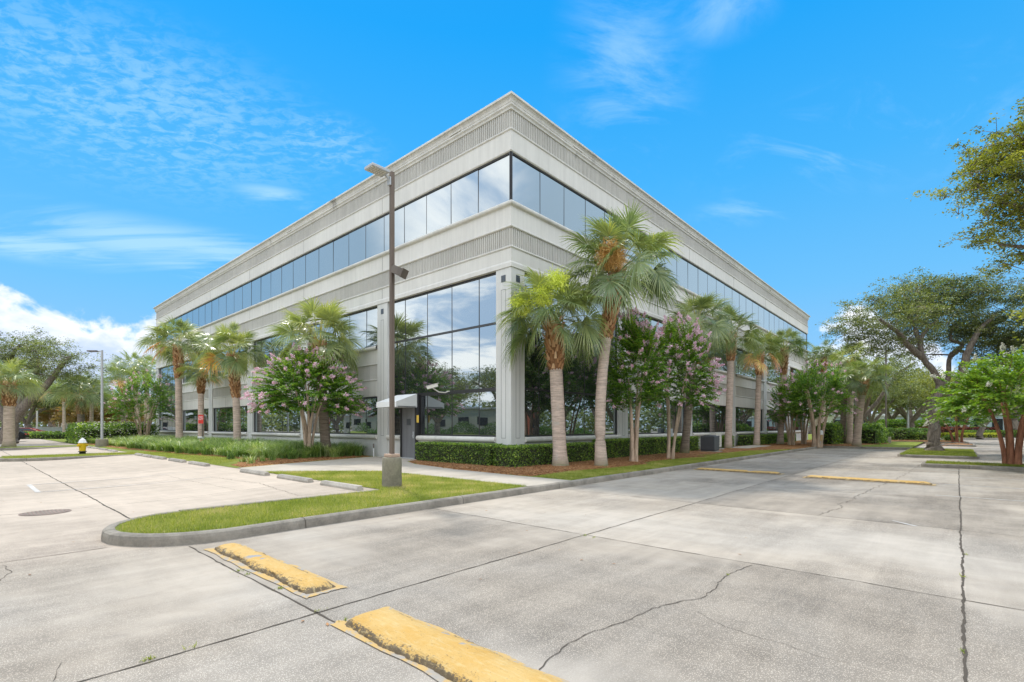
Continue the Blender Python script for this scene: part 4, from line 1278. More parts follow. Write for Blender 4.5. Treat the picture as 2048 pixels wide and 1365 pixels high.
# ---------------------------------------------------------------- live oaks
def oak(label, limbs, blobs, clumps=200, per=210, seed=1, leaf=.085, leafm='oak', group='live oaks', name='oak_tree', base=(0, 0, 0), clump_r=.55, trunk_r=.4, flat_=.5, twig=True):
    """limbs: list of (points, r0, r1). blobs: ellipsoids (centre, radii) that the crown fills"""
    rg = np.random.default_rng(seed); rn = random.Random(seed)
    root = thing(name, label, 'tree', tuple(base), group)
    nodes, nrad = [], []
    tb = MB()
    for pts, r0, r1 in limbs:
        pts = [Vector(p) for p in pts]; fine = []
        for i in range(len(pts) - 1):
            a = pts[max(i - 1, 0)]; b_, c = pts[i], pts[i + 1]; e = pts[min(i + 2, len(pts) - 1)]
            for k in range(5):
                t = k / 5; t2, t3 = t * t, t * t * t
                fine.append(.5 * ((2 * b_) + (c - a) * t + (2 * a - 5 * b_ + 4 * c - e) * t2 + (-a + 3 * b_ - 3 * c + e) * t3))
        fine.append(pts[-1])
        n = len(fine); rr = [r0 + (r1 - r0) * (i / (n - 1)) for i in range(n)]
        fine = [f_ + Vector((rn.gauss(0, rr[i] * .08), rn.gauss(0, rr[i] * .08), 0)) for i, f_ in enumerate(fine)]
        tb.tube(fine, rr, 10); nodes += [tuple(f_) for f_ in fine[n // 3:]]; nrad += rr[n // 3:]
    # clump centres in the blobs, favouring the outer shell
    T = []
    vol = np.array([b_[1][0] * b_[1][1] * b_[1][2] for b_ in blobs]) ** .8; vol /= vol.sum()
    for (c, r_), v_ in zip(blobs, vol):
        n = max(3, int(clumps * v_)); d_ = unit(rg.normal(size=(n, 3))); k = rg.uniform(.35, 1, (n, 1)) ** .6
        T.append(np.array(c) + d_ * k * np.array(r_))
    T = np.concatenate(T); T = T[T[:, 2] > .8]
    N = np.array(nodes); order = np.argsort([np.min(np.linalg.norm(N - t, axis=1)) for t in T])
    Nl = list(map(np.array, nodes)); Rl = list(nrad); bm = MB()
    for i in order:
        t = T[i]; A_ = np.array(Nl); dd = np.linalg.norm(A_ - t, axis=1) + np.maximum(0, A_[:, 2] - t[2]) * .5; j = int(np.argmin(dd)); s = A_[j]
        ln = np.linalg.norm(t - s); md = (s + t) / 2 + rg.normal(0, .12 * ln, 3) + np.array([0, 0, .06 * ln])
        pts = [s * (1 - u_) ** 2 + md * 2 * u_ * (1 - u_) + t * u_ * u_ for u_ in (0, .25, .5, .75, 1)]
        r_ = min(Rl[j] * .6, .018 + .022 * ln); bm.tube(pts, [r_, r_ * .85, r_ * .7, r_ * .5, r_ * .3], 5, cap=False)
        for u_, p_ in zip((.5, 1), (pts[2], pts[4])): Nl.append(p_); Rl.append(r_ * (.7 if u_ < 1 else .35))
    # leaves: each clump is several flattened sprigs
    C, at = [], []
    for t in T:
        ns = rn.randint(5, 9); tone = rn.gauss(.48, .14)
        n_ = int(per * rn.uniform(.5, 1.4))
        for k in range(ns):
            sc_ = t + rg.normal(0, 1, 3) * np.array([clump_r, clump_r, clump_r * flat_]); m_ = n_ // ns
            P_ = sc_ + rg.normal(0, 1, (m_, 3)) * np.array([clump_r * .34, clump_r * .34, clump_r * .16])
            C.append(P_); at.append(np.clip(rg.normal(tone, .16, m_), 0, 1))
            if twig and k % 2 == 0: bm.tube([tuple(t), tuple((t + sc_) / 2 + rg.normal(0, .04, 3)), tuple(sc_)], [.012, .008, .004], 3, cap=False)
    C = np.concatenate(C); at = np.concatenate(at)
    V, Fq = leaves(C, leaf, rg, .48, .4)
    tb.build('trunk', M['bark'], root); bm.build('branches', M['bark'], root)
    npmesh('crown', V, Fq, M[leafm], root, attr=at)
    return root


def PX(px, py, d): return tuple(W(px, d, ZH(py, d)))


D = 27.0
oak('large live oak with forking limbs on the grass island at the right',
    [([PX(1868, 906, D), PX(1868, 893, D)], .50, .34), ([PX(1868, 896, D), PX(1868, 880, D), PX(1868, 835, D), PX(1871, 800, D)], .32, .23),
     ([PX(1871, 803, D), PX(1880, 775, D), PX(1868, 745, D), PX(1845, 715, D), PX(1842, 680, D), PX(1858, 655, D + .5), PX(1875, 642, D + 1)], .20, .08),
     ([PX(1845, 715, D), PX(1815, 690, D - .4), PX(1795, 665, D - .8), PX(1760, 640, D - 1)], .18, .07),
     ([PX(1878, 778, D), PX(1896, 756, D + .3), PX(1899, 715, D + .8), PX(1916, 702, D + 1), PX(1952, 712, D + 1.3)], .14, .07),
     ([PX(1899, 715, D + .8), PX(1925, 690, D + .8), PX(1902, 680, D + .6), PX(1905, 655, D + .5)], .12, .06),
     ([PX(1869, 835, D - .1), PX(1898, 800, D - .3), PX(1922, 750, D - .6), PX(1944, 722, D - .8), PX(1984, 724, D - 1), PX(2044, 732, D - 1.2)], .17, .07),
     ([PX(1922, 750, D - .6), PX(1938, 700, D - .8), PX(1960, 660, D - 1), PX(1990, 630, D - 1)], .2, .08),
     ([PX(1842, 690, D), PX(1820, 640, D + 1), PX(1790, 610, D + 1.5)], .14, .05)],
    [(PX(1780, 640, D - .5), (2.9, 2.9, 1.35)), (PX(1850, 600, D + .5), (2.2, 2.6, 1.25)), (PX(1880, 640, D + 1), (2.6, 2.6, 1.3)), (PX(1955, 610, D), (2.4, 2.8, 1.25)), (PX(2030, 640, D - .5), (2.6, 2.8, 1.9)), (PX(1725, 655, D - .5), (1.1, 1.5, .9)), (PX(1830, 600, D + .5), (1.8, 2., 1.2)), (PX(1875, 575, D), (1.2, 1.2, .8)), (PX(2040, 700, D - .5), (2.2, 2.2, .9)), (PX(1975, 665, D + 1.5), (2.4, 2., 1.1)), (PX(1760, 690, D + 1), (1.6, 1.6, .7)), (PX(1800, 700, D + 2), (1.5, 1.5, .6)), (PX(1935, 665, D), (1.5, 1.5, .8)), (PX(1900, 570, D), (1.6, 1.6, .6))],
    360, 300, 101, .10, base=W(1868, D), clump_r=.46)
# overhanging oak, its trunk just outside the frame
D2 = 12.5
oak('olive green oak overhanging the top right corner, its trunk out of frame',
    [([PX(2500, 960, D2), PX(2490, 860, D2), PX(2450, 720, D2), PX(2380, 600, D2)], .38, .24),
     ([PX(2450, 720, D2), PX(2300, 560, D2 - .2), PX(2180, 470, D2), PX(2080, 430, D2), PX(1990, 400, D2 + .3)], .22, .04),
     ([PX(2300, 560, D2), PX(2180, 520, D2 + .5), PX(2090, 500, D2 + .6), PX(2000, 490, D2 + .6)], .12, .03),
     ([PX(2380, 600, D2), PX(2250, 400, D2), PX(2130, 300, D2), PX(2040, 250, D2)], .2, .05),
     ([PX(2380, 600, D2), PX(2450, 400, D2), PX(2500, 250, D2)], .2, .06)],
    [(PX(2120, 300, D2), (1.75, 1.6, 1.25)), (PX(2010, 385, D2), (1.05, 1.2, .95)), (PX(2060, 290, D2), (1.2, 1.3, .95)), (PX(2090, 470, D2 + .5), (1.55, 1.3, .75)), (PX(2250, 300, D2), (2.2, 2., 1.6)), (PX(2400, 300, D2), (2.2, 2.2, 2.)), (PX(2000, 445, D2 + .4), (.75, .8, .55)), (PX(2150, 420, D2), (1.6, 1.4, 1.0)), (PX(1945, 350, D2), (.5, .5, .25))],
    420, 260, 103, .072, 'oakw', base=W(2500, D2), clump_r=.27, flat_=.55, name='oak_tree')
D3 = 42.0
oak('grey green live oak with a leaning forked trunk behind the left edge palm',
    [([PX(18, 892, D3), PX(20, 860, D3), PX(26, 835, D3)], .62, .5),
     ([PX(24, 845, D3), PX(45, 815, D3), PX(72, 790, D3), PX(98, 765, D3), PX(120, 735, D3), PX(140, 715, D3)], .42, .12),
     ([PX(26, 835, D3), PX(42, 800, D3), PX(48, 775, D3), PX(70, 750, D3), PX(78, 715, D3)], .26, .1),
     ([PX(20, 850, D3), PX(-10, 810, D3), PX(-40, 770, D3), PX(-70, 740, D3)], .4, .15),
     ([PX(26, 835, D3), PX(10, 770, D3), PX(20, 720, D3), PX(40, 690, D3)], .3, .1)],
    [(PX(60, 720, D3), (3.2, 3., 1.8)), (PX(20, 700, D3), (2.6, 2.6, 1.3)), (PX(130, 730, D3), (3.0, 2.6, 1.3)), (PX(70, 690, D3), (1.8, 1.8, 1.1)), (PX(-60, 720, D3), (4.2, 3., 2.2)), (PX(105, 705, D3), (1.8, 1.6, 1.)), (PX(165, 745, D3), (1.7, 1.7, .7)), (PX(30, 740, D3), (3., 2.4, 1.4))],
    230, 170, 105, .13, base=W(18, D3))

# prototype oaks, copied for the far background
def generic_oak(label, loc, seed, h=9.5, rad=6.5, lo=3.0, clumps=150, per=150, leaf=.19, leafm='oak', group='background oaks', r=.38):
    rn = random.Random(seed); limbs = []
    fk = Vector((rn.uniform(-.3, .3), rn.uniform(-.3, .3), lo * .65)); limbs.append(([(0, 0, -.1), (0.05, 0, lo * .3), tuple(fk)], r * 1.2, r * .85))
    for i in range(5):
        a = i * 1.26 + rn.uniform(-.4, .4)
        limbs.append(([tuple(fk), (fk.x + cos(a) * rad * .22, fk.y + sin(a) * rad * .22, lo + .9), (cos(a) * rad * .48, sin(a) * rad * .48, lo + (h - lo) * rn.uniform(.35, .6)), (cos(a) * rad * .72, sin(a) * rad * .72, lo + (h - lo) * rn.uniform(.5, .75))], r * .6, .08))
    blobs = [((0, 0, lo + (h - lo) * .55), (rad * .75, rad * .75, (h - lo) * .42))]
    for i in range(7):
        a = i * .9 + rn.uniform(-.3, .3); k = rn.uniform(.45, .72)
        blobs.append(((cos(a) * rad * k, sin(a) * rad * k, lo + (h - lo) * rn.uniform(.35, .75)), (rad * rn.uniform(.28, .42), rad * rn.uniform(.28, .42), (h - lo) * rn.uniform(.18, .28))))
    o = oak(label, limbs, blobs, clumps, per, seed, leaf, leafm, group, base=(0, 0, 0), clump_r=.62, twig=False)
    o.location = loc
    return o


oA = generic_oak('dark broad oak behind the palms at the far kerb on the right', W(1716, 52), 111)
oB = generic_oak('leafy oak behind the silver lamp post on the right', W(1824, 62), 112, 8.5, 7.0, 2.8, leafm='oakw')
oC = generic_oak('oak leaning over the dark cars at the far left', W(60, 70), 113, 8.0, 6.0, 2.6)
spots = [
    (oC, 1745, 60, .85, 'leafy oak directly behind the thin brown lamp post'), (oB, 1700, 66, .95, 'leafy oak filling behind the three far palms'), (oC, 1960, 58, .8, 'low leafy oak behind the right edge crape myrtle'),
    (oA, 1860, 75, .95, 'dense oak straight behind the large live oak trunk'),
    (oC, 1930, 75, 1.15, 'tall oak beyond the bright crape myrtle on the right'), (oB, 2030, 66, 1.2, 'broad oak at the far right edge beyond the pale road'),
    (oA, 1780, 82, 1.2, 'distant oak between the two lamp posts on the right'), (oA, 1665, 78, 1.1, 'distant oak seen past the right end of the building'),
    (oC, 1620, 95, 1.1, 'hazy oak right behind the building corner'), (oB, 1880, 100, 1.3, 'distant oak behind the red hedge'),
    (oA, 1980, 98, 1.3, 'distant oak beyond the yellow groundcover'),
    (oA, 100, 82, 1.15, 'oak in front of the white wall, above the red car'), (oB, 148, 74, 1.0, 'oak with a forked pale trunk behind the slim palms'),
    (oA, -40, 62, 1.15, 'dark oak at the far left behind the black car'), (oC, 215, 92, 1.0, 'distant oak behind the grey lamp on the left'),
    (oB, 30, 95, 1.1, 'distant oak above the cars on the left'), (oC, 290, 88, .9, 'distant oak behind the far left palm clump')]
for i, (src, px, d, s, lb) in enumerate(spots):
    copy_tree(src, W(px, d), i * 1.1, s, lb)
# trees across the car park that the mirrored windows show
mir = [(oB, (-21, 13), .85, 'nearest leafy oak across the left car park, mirrored in the door side glass'), (oA, (-22, 33), .9, 'near oak across the left car park, mirrored behind a palm'), (oC, (-21, 52), .9, 'near round oak farther along the left car park'), (oC, (4, -17.5), .8, 'low oak close across the road, mirrored right of the corner'), (oB, (13, -18), .85, 'leafy oak close across the road, mirrored in the right windows'), (oA, (24, -18.5), .85, 'dark oak close across the road, farther right'),
       (oA, (-30, 6), 1.0, 'dark oak across the left car park, seen mirrored in the door side glass'), (oC, (-27, 24), 1.05, 'round oak across the left car park, mirrored in the left windows'), (oB, (-33, 44), 1.1, 'far oak across the left car park, mirrored beside a palm'),
       (oA, (-28, 62), 1.0, 'last oak across the left car park'), (oA, (7, -21), 1.0, 'nearest dark oak across the road, mirrored right of the corner'), (oC, (16, -24), 1.05, 'second oak across the road, mirrored in the right windows'),
       (oB, (25, -23), 1.1, 'third oak across the road'), (oA, (36, -24), 1.1, 'fourth oak across the road'), (oC, (48, -23), 1.15, 'fifth oak across the road'),
       (oC, (-2, -28), 1.0, 'oak across the road behind the photographer'), (oB, (-26, -4), .8, 'low oak across the left car park beside the road')]
for i, (src, p, s, lb) in enumerate(mir):
    copy_tree(src, (p[0], p[1], 0), 2 + i * 1.3, s, lb)


# ---------------------------------------------------------------- hedges, beds, grass
def hedge(label, x0, x1, y0, y1, z0, z1, n=None, seed=1, leafm='hedge', leaf=.058, name='hedge', group=None, rough=.03, rnd=.1, cat='hedge', top=.12, shear=True):
    rg = np.random.default_rng(seed)
    root = thing(name, label, cat, ((x0 + x1) / 2, (y0 + y1) / 2, z0), group)
    mb = MB(); i = .07 + (rnd * .55 if rnd > .2 else 0); mb.box(x0 + i, x1 - i, y0 + i, y1 - i, z0 - .02, z1 - i); mb.build('twigs', M['hedgecore'], root)
    A_ = [(x1 - x0) * (y1 - y0), (x1 - x0) * (z1 - z0), (x1 - x0) * (z1 - z0), (y1 - y0) * (z1 - z0), (y1 - y0) * (z1 - z0)]
    if n is None: n = int(sum(A_) * 1.35 / (leaf * leaf * .5) * 1.0)
    f_ = rg.choice(5, n, p=np.array(A_) / sum(A_)); a, b_ = rg.random(n), rg.random(n); dep = np.abs(rg.normal(0, rough * 1.3, n))
    P_ = np.zeros((n, 3)); X_ = x0 + a * (x1 - x0); Y_ = y0 + b_ * (y1 - y0); Zz = z0 + b_ * (z1 - z0); Y2 = y0 + a * (y1 - y0)
    P_[f_ == 0] = np.column_stack([X_, Y_, z1 - dep])[f_ == 0]; P_[f_ == 1] = np.column_stack([X_, y0 + dep, Zz])[f_ == 1]; P_[f_ == 2] = np.column_stack([X_, y1 - dep, Zz])[f_ == 2]
    P_[f_ == 3] = np.column_stack([x0 + dep, Y2, Zz])[f_ == 3]; P_[f_ == 4] = np.column_stack([x1 - dep, Y2, Zz])[f_ == 4]
    # round the arrises and let the surface swell and dip
    sw = np.sin(P_[:, 0] * 5.1 + seed) * np.sin(P_[:, 1] * 4.3) * np.sin(P_[:, 2] * 6 + 1) * rough
    c = np.array([(x0 + x1) / 2, (y0 + y1) / 2, z0 + (z1 - z0) * .4]); q_ = P_ - c
    hx, hy, hz = (x1 - x0) / 2, (y1 - y0) / 2, z1 - c[2]
    ex = np.maximum(0, np.abs(q_[:, 0]) - (hx - rnd)); ey = np.maximum(0, np.abs(q_[:, 1]) - (hy - rnd)); ez = np.maximum(0, q_[:, 2] - (hz - rnd))
    L_ = np.sqrt(ex ** 2 + ey ** 2 + ez ** 2); sc_ = np.where(L_ > rnd, rnd / np.maximum(L_, 1e-6), 1)
    q_[:, 0] -= np.sign(q_[:, 0]) * ex * (1 - sc_); q_[:, 1] -= np.sign(q_[:, 1]) * ey * (1 - sc_); q_[:, 2] -= ez * (1 - sc_)
    P_ = c + q_ + unit(q_) * sw[:, None] + rg.normal(0, .008, (n, 3))
    at = np.clip(rg.normal(.42, .17, n) + np.clip((P_[:, 2] - (z1 - .05)) * 6, 0, 1) * top + np.sin(P_[:, 0] * 3 + P_[:, 1] * 2.3) * .06, 0, 1)  # top leaves toned lighter, sunlight put into their colour
    V, Fq = leaves(P_, leaf, rg, .6, .15)
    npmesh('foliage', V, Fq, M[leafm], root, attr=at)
    return root


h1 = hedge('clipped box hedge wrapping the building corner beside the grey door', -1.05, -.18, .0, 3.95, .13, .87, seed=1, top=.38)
h2 = MB()
# its other leg, along the right front, belongs to the same hedge
def hedge_leg(root, *a, **k):
    o = hedge('tmp', *a, **k)
    for ch in list(o.children): ch.parent = root; ch.matrix_parent_inverse = root.matrix_world.inverted()
    bpy.data.objects.remove(o)
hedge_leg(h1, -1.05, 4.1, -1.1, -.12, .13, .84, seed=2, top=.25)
hedge('box hedge behind the crape myrtle stems on the right front', 4.75, 14.3, -.95, -.15, .15, .93, seed=3, leaf=.06)
hedge('short box hedge right of the air conditioning units', 17.4, 19.9, -.95, -.15, .15, .90, seed=4, leaf=.06)
hedge('long box hedge behind the far palms of the right front', 23.0, 36, -.95, -.15, .15, .86, seed=5, leaf=.09)
hedge('big rounded shrub row behind the three far palms', 29.5, 40, -5.0, -3.4, .15, 1.75, seed=6, leaf=.13, rough=.28, rnd=.75, name='shrub', cat='shrub')
hedge('broad dark shrub right of the three far palms', 33.5, 38, -7.2, -5.2, .15, 1.7, seed=7, leaf=.13, rough=.28, rnd=.8, name='shrub', cat='shrub')
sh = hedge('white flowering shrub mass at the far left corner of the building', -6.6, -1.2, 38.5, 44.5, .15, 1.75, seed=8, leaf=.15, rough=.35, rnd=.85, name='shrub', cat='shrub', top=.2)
rg = np.random.default_rng(4); P_ = np.column_stack([rg.uniform(-6.6, -1.2, 500), rg.uniform(38.2, 40, 500), rg.uniform(.6, 1.9, 500)]); V, Fq = leaves(P_, .11, rg, .9, .2)
npmesh('blossoms', V, Fq, M['white_fl'], sh, attr=rg.random(500))


def blades(name, C, hgt, width, rg, lean=.5, m='lir', seg=3, tone=.5, droop=.8):
    """arching blades rooted at C (n,3)"""
    n = len(C); az = rg.uniform(0, 2 * pi, n); h = np.column_stack([np.cos(az), np.sin(az), np.zeros(n)]); sd = np.column_stack([-np.sin(az), np.cos(az), np.zeros(n)])
    H_ = hgt * rg.uniform(.6, 1.15, n)[:, None]; ln = np.abs(rg.normal(lean, lean * .45, n))[:, None]
    Vs = []
    for i in range(seg + 1):
        t = i / seg; p = C + np.array([0, 0, 1.]) * H_ * (t * (1.25 + .25 * droop) - droop * .6 * t ** 2.2) + h * H_ * ln * t ** 1.6
        w_ = width * (1 - t ** 2 * .95) * .5; Vs += [p + sd * w_, p - sd * w_]
    V = np.stack(Vs, 1).reshape(-1, 3); k = 2 * (seg + 1); b_ = np.arange(n)[:, None] * k
    F_ = np.concatenate([b_ + np.array([[2 * i, 2 * i + 1, 2 * i + 3, 2 * i + 2]]) for i in range(seg)], 1).reshape(-1, 4)
    at = np.clip(np.repeat(rg.normal(tone, .17, n), seg) + np.tile(np.linspace(0, .18, seg), n), 0, 1)
    return V, F_, at


def tufts(centres, r, nb, hgt, width, seed, **k):
    rg = np.random.default_rng(seed); Vs, Fs, As = [], [], []; o = 0
    for (x, y, z), s in centres:
        n = int(nb * s * rg.uniform(.7, 1.2)); C = np.array([x, y, z]) + rg.normal(0, 1, (n, 3)) * np.array([r, r, 0]) * s
        V, F_, at = blades('', C, hgt * s * rg.uniform(.85, 1.15), width, rg, **k)
        Vs.append(V); Fs.append(F_ + o); As.append(np.clip(at + rg.normal(0, .13), 0, 1)); o += len(V)
    return np.concatenate(Vs), np.concatenate(Fs), np.concatenate(As)


rg = np.random.default_rng(5); cen = []
y = 8.4
while y < 46:
    xf = np.interp(y, [8, 9.5, 12, 15, 24, 46], [-3.6, -4.1, -4.4, -5.0, -5.4, -5.6]); st = np.interp(y, [8, 20, 46], [.46, .6, 1.0])
    x = xf
    while x < -.35:
        cen.append(((x + rg.normal(0, .10), y + rg.normal(0, .12), .15), float(np.clip(rg.normal(1.0, .16), .6, 1.3)) * (.8 if x < xf + .5 else 1.0))); x += st * rg.uniform(.8, 1.2)
    y += st * .9
V, F_, at = tufts(cen, .09, 130, .62, .017, 6, lean=.95, m='lir', droop=1.25)
V2, F2, at2 = tufts([((-5.75, 7.1, .14), .55), ((-5.1, 7.75, .14), .6), ((-4.6, 8.1, .14), .75), ((-5.5, 8.3, .14), .6), ((-4.9, 9.0, .14), .8), ((-5.2, 10.6, .14), .7)], .10, 110, .5, .014, 9, lean=.6)
tag(npmesh('liriope_bed', np.concatenate([V, V2]), np.concatenate([F_, F2 + len(V)]), M['lir'], attr=np.concatenate([at, at2])), 'mounded strappy liriope planted along the left front', 'ground cover', kind='stuff')

# lawn blades where the camera is near enough to see them
rg = np.random.default_rng(6)
def inpoly(P_, poly):
    A = np.array(poly); B_ = np.roll(A, -1, 0); ins = np.zeros(len(P_), bool)
    for a, b_ in zip(A, B_):
        c_ = ((a[1] > P_[:, 1]) != (b_[1] > P_[:, 1])); xi = (b_[0] - a[0]) * (P_[:, 1] - a[1]) / (b_[1] - a[1] + 1e-12) + a[0]; ins ^= c_ & (P_[:, 0] < xi)
    return ins
strip = [(-4.3, -4.2), (-10.3, -4.22)] + arcp(-10.3, -3.3, .93, 270, 90, 8) + [(-6.75, -2.36), (-6.6, -2.2), (-6.6, 3.9), (-5.35, 2.75), (-4.2, 1.45), (-4.13, -.5), (-4.13, -4.2)]
def turf(polys_boxes, dens, hgt, wd_, seed, patch=.5):
    rg = np.random.default_rng(seed); out_ = []
    for poly, n in polys_boxes:
        A = np.array(poly); P_ = rg.uniform(A.min(0), A.max(0), (n, 2)); P_ = P_[inpoly(P_, poly)]; out_.append(P_)
    P_ = np.concatenate(out_); z = np.full(len(P_), ZL)
    C = np.column_stack([P_, z]); V, F_, at = blades('', C, hgt * rg.uniform(.5, 1.6, (len(C), 1)), wd_, rg, lean=.8, seg=1, tone=.5, droop=.3)
    tone = .10 * np.sin(P_[:, 0] * 2.1 + 1) * np.sin(P_[:, 1] * 2.7) + .08 * np.sin(P_[:, 0] * 7) * np.sin(P_[:, 1] * 5.)
    dry = np.zeros(len(P_))
    for _ in range(70):
        c_ = P_[rg.integers(len(P_))]; dry = np.maximum(dry, np.exp(-(((P_ - c_) / rg.uniform(.12, .45, 2)) ** 2).sum(1)) * rg.uniform(.1, .38))
    return V, F_, np.clip(at + tone + dry + rg.normal(0, .08, len(P_)), 0, 1)
right_lawn = [(-2.3, -4.2), (-2.3, -3.0), (-.6, -2.85), (1.3, -3.15), (3.8, -3.3), (4.7, -2.75), (7.5, -2.9), (9.6, -3.3), (10.2, -2.45), (13, -2.75), (16, -2.85), (18.4, -3.7), (19.5, -4.2)]
V, F_, at = turf([(strip, 210000), ([(-6.5, 8), (-6.5, 20), (-5.2, 20), (-5, 15), (-4.9, 12), (-5.3, 9.6)], 16000), ([(-6.5, 18), (-11.3, 18), (-11.3, 20.6), (-6.5, 20.6)], 16000)], 0, .035, .007, 3)
tag(npmesh('lawn_grass', V, F_, M['grass'], attr=at), 'short yellow green lawn grass around the lamp post', 'grass', kind='stuff')
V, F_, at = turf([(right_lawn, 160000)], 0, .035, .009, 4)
tag(npmesh('lawn_grass', V, F_, M['grass'], attr=np.clip(at - .06, 0, 1)), 'short green lawn grass along the right kerb', 'grass', kind='stuff')  # blade tone lowered, building shade put into the grass colour
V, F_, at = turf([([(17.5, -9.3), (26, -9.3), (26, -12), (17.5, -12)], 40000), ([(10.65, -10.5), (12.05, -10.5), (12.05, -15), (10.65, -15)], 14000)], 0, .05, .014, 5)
tag(npmesh('lawn_grass', V, F_, M['grass'], attr=np.clip(at - .15, 0, 1)), 'shaded grass on the two kerbed islands', 'grass', kind='stuff')  # darker blade tone carries the tree shade in its colour
# loose bark chips
rg = np.random.default_rng(8)
bedp = [(-.1, 4.7), (-1.25, 4.1), (-1.7, 3.0), (-2.25, .4), (-2.4, -2.2), (-2.3, -2.85), (-.6, -2.75), (1.3, -3.1), (3.8, -3.2), (4.6, -2.6), (7.5, -2.75), (9.6, -3.2), (13, -2.6), (13, -.2), (-.1, -.2)]
P_ = rg.uniform((-2.4, -3.2), (13, 4.7), (60000, 2)); P_ = P_[inpoly(P_, bedp)]
C = np.column_stack([P_, np.full(len(P_), ZL + .068) + rg.normal(0, .008, len(P_))]); V, F_ = leaves(C, .05, rg, .3, 1.6)
tag(npmesh('bark_chips', V, F_, M['boot'], attr=np.clip(rg.normal(.36, .24, len(F_)), 0, .95)), 'loose orange brown bark chips on the beds', 'mulch', kind='stuff')

# ================================================================== THINGS
# ---- speed humps
def hump(label, x0, x1, y0, y1, h, seed):
    rg = np.random.default_rng(seed)
    nx, ny_ = 26, int((y1 - y0) / .04)
    xs = np.linspace(x0, x1, nx); ys = np.linspace(y0, y1, ny_); Xg, Yg = np.meshgrid(xs, ys, indexing='ij')
    u_ = (Xg - x0) / (x1 - x0) * 2 - 1; e = np.minimum((Yg - y0), (y1 - Yg)) / .14
    prof = np.clip(1 - np.abs(u_) ** 2.1, 0, 1) ** .62
    z = h * prof * np.clip(e, 0, 1) ** .45
    ph = rg.uniform(0, 6, 6)
    nz = sum(np.sin(Xg * f1 + ph[i]) * np.sin(Yg * f2 + ph[i] * 2) for i, (f1, f2) in enumerate(((14, 5), (31, 9), (23, 17), (55, 31)))) * .0013 + rg.normal(0, .0009, Xg.shape)
    z = z + nz * (z > .004)
    edge = (np.abs(u_) > .98) | (e < .02); z[edge] = -.01
    Xg = Xg + (rg.normal(0, .006, Xg.shape) + .012 * np.sin(Yg * 7 + ph[0])) * (np.abs(u_) > .8)
    V = np.column_stack([Xg.ravel(), Yg.ravel(), z.ravel()]); I = np.arange(nx * ny_).reshape(nx, ny_)
    F_ = np.stack([I[:-1, :-1], I[1:, :-1], I[1:, 1:], I[:-1, 1:]], -1).reshape(-1, 4)
    root = thing('speed_hump', label, 'speed hump', ((x0 + x1) / 2, (y0 + y1) / 2, 0), 'yellow speed humps across the road')
    npmesh('hump', V, F_, M['hump'], root, smooth=True)
    mb = MB(); vs = []; m_ = .05
    pts = []
    n = 60
    for i in range(n):
        t = i / n * 4; k = int(t); f_ = t - k
        cs = [(x0 - m_, y0 - m_), (x1 + m_, y0 - m_), (x1 + m_, y1 + m_), (x0 - m_, y1 + m_)]
        a, b_ = cs[k], cs[(k + 1) % 4]; pts.append((a[0] + (b_[0] - a[0]) * f_ + rg.normal(0, .012), a[1] + (b_[1] - a[1]) * f_ + rg.normal(0, .012)))
    mb.add([(p[0], p[1], .008) for p in pts], [tuple(range(n))]); mb.build('overspray', M['yline'], root)


hump('short worn yellow speed hump nearest the kerb end, lower left', -10.62, -10.33, -7.2, -4.78, .072, 1)
hump('long yellow speed hump with bare grey patches at the bottom edge', -10.76, -10.36, -11.1, -7.98, .088, 2)
hump('far yellow speed hump beside the right kerb', 3.95, 4.3, -7.35, -4.75, .07, 3)
hump('far yellow speed hump nearer the right edge, out in the road', 3.45, 3.8, -10.9, -8.1, .07, 4)


# ---- wheel stops
def stop_mesh(mb, x, y0, y1, zb=0.0):
    pr = [(-.085, 0), (-.085, .045), (-.05, .105), (.05, .105), (.085, .045), (.085, 0)]
    n = len(pr); vs = []
    for y, s in ((y0, .92), (y0 + .03, 1), (y1 - .03, 1), (y1, .92)):
        vs += [(x + a * s, y, zb + b_ * s) for a, b_ in pr]
    fs = [(k * n + i, k * n + i + 1, (k + 1) * n + i + 1, (k + 1) * n + i) for k in range(3) for i in range(n - 1)]
    mb.add(vs, [f_[::-1] for f_ in fs] + [tuple(range(n)), tuple(range(4 * n - 1, 3 * n - 1, -1))])
ST = [(-2.0, -.42, 'nearest the lamp post'), (.2, 1.9, 'second from the lamp post'), (2.7, 4.45, 'third from the lamp post, before the gap'), (7.5, 9.35, 'first beyond the gap in the row'), (10.1, 11.9, 'second beyond the gap in the row'), (12.7, 14.45, 'third beyond the gap in the row'), (14.7, 16.1, 'fourth beyond the gap in the row'), (16.3, 17.5, 'farthest, touching the hydrant lawn')]
for y0, y1, lb in ST:
    mb = MB(); stop_mesh(mb, -6.97, y0, y1, hpave(-6.97, y0) - .004)
    tag(mb.build('wheel_stop', M['stop']), 'concrete wheel stop in the left car park, ' + lb, 'wheel stop', 'wheel stops along the left lawn edge')
for i, (y0, y1, lb) in enumerate(((22.0, 23.8, 'nearest'), (24.6, 26.4, 'second'), (27.2, 29.0, 'third'), (29.5, 31., 'farthest'))):
    mb = MB(); stop_mesh(mb, -6.97, y0, y1, .1)
    tag(mb.build('wheel_stop', M['stop']), lb + ' concrete wheel stop behind the yellow hydrant', 'wheel stop', 'wheel stops behind the hydrant')
for i, px in enumerate((1791, 1797, 1803, 1810)):
    p = W(px, 38 + i * 1.9, 0); mb = MB(); stop_mesh(mb, p.x, p.y - .1, p.y + 1.2, .0)
    tag(mb.build('wheel_stop', M['stop']), ('nearest', 'second', 'third', 'farthest')[i] + ' small wheel stop right of the three far palms', 'wheel stop', 'wheel stops right of the far palms')

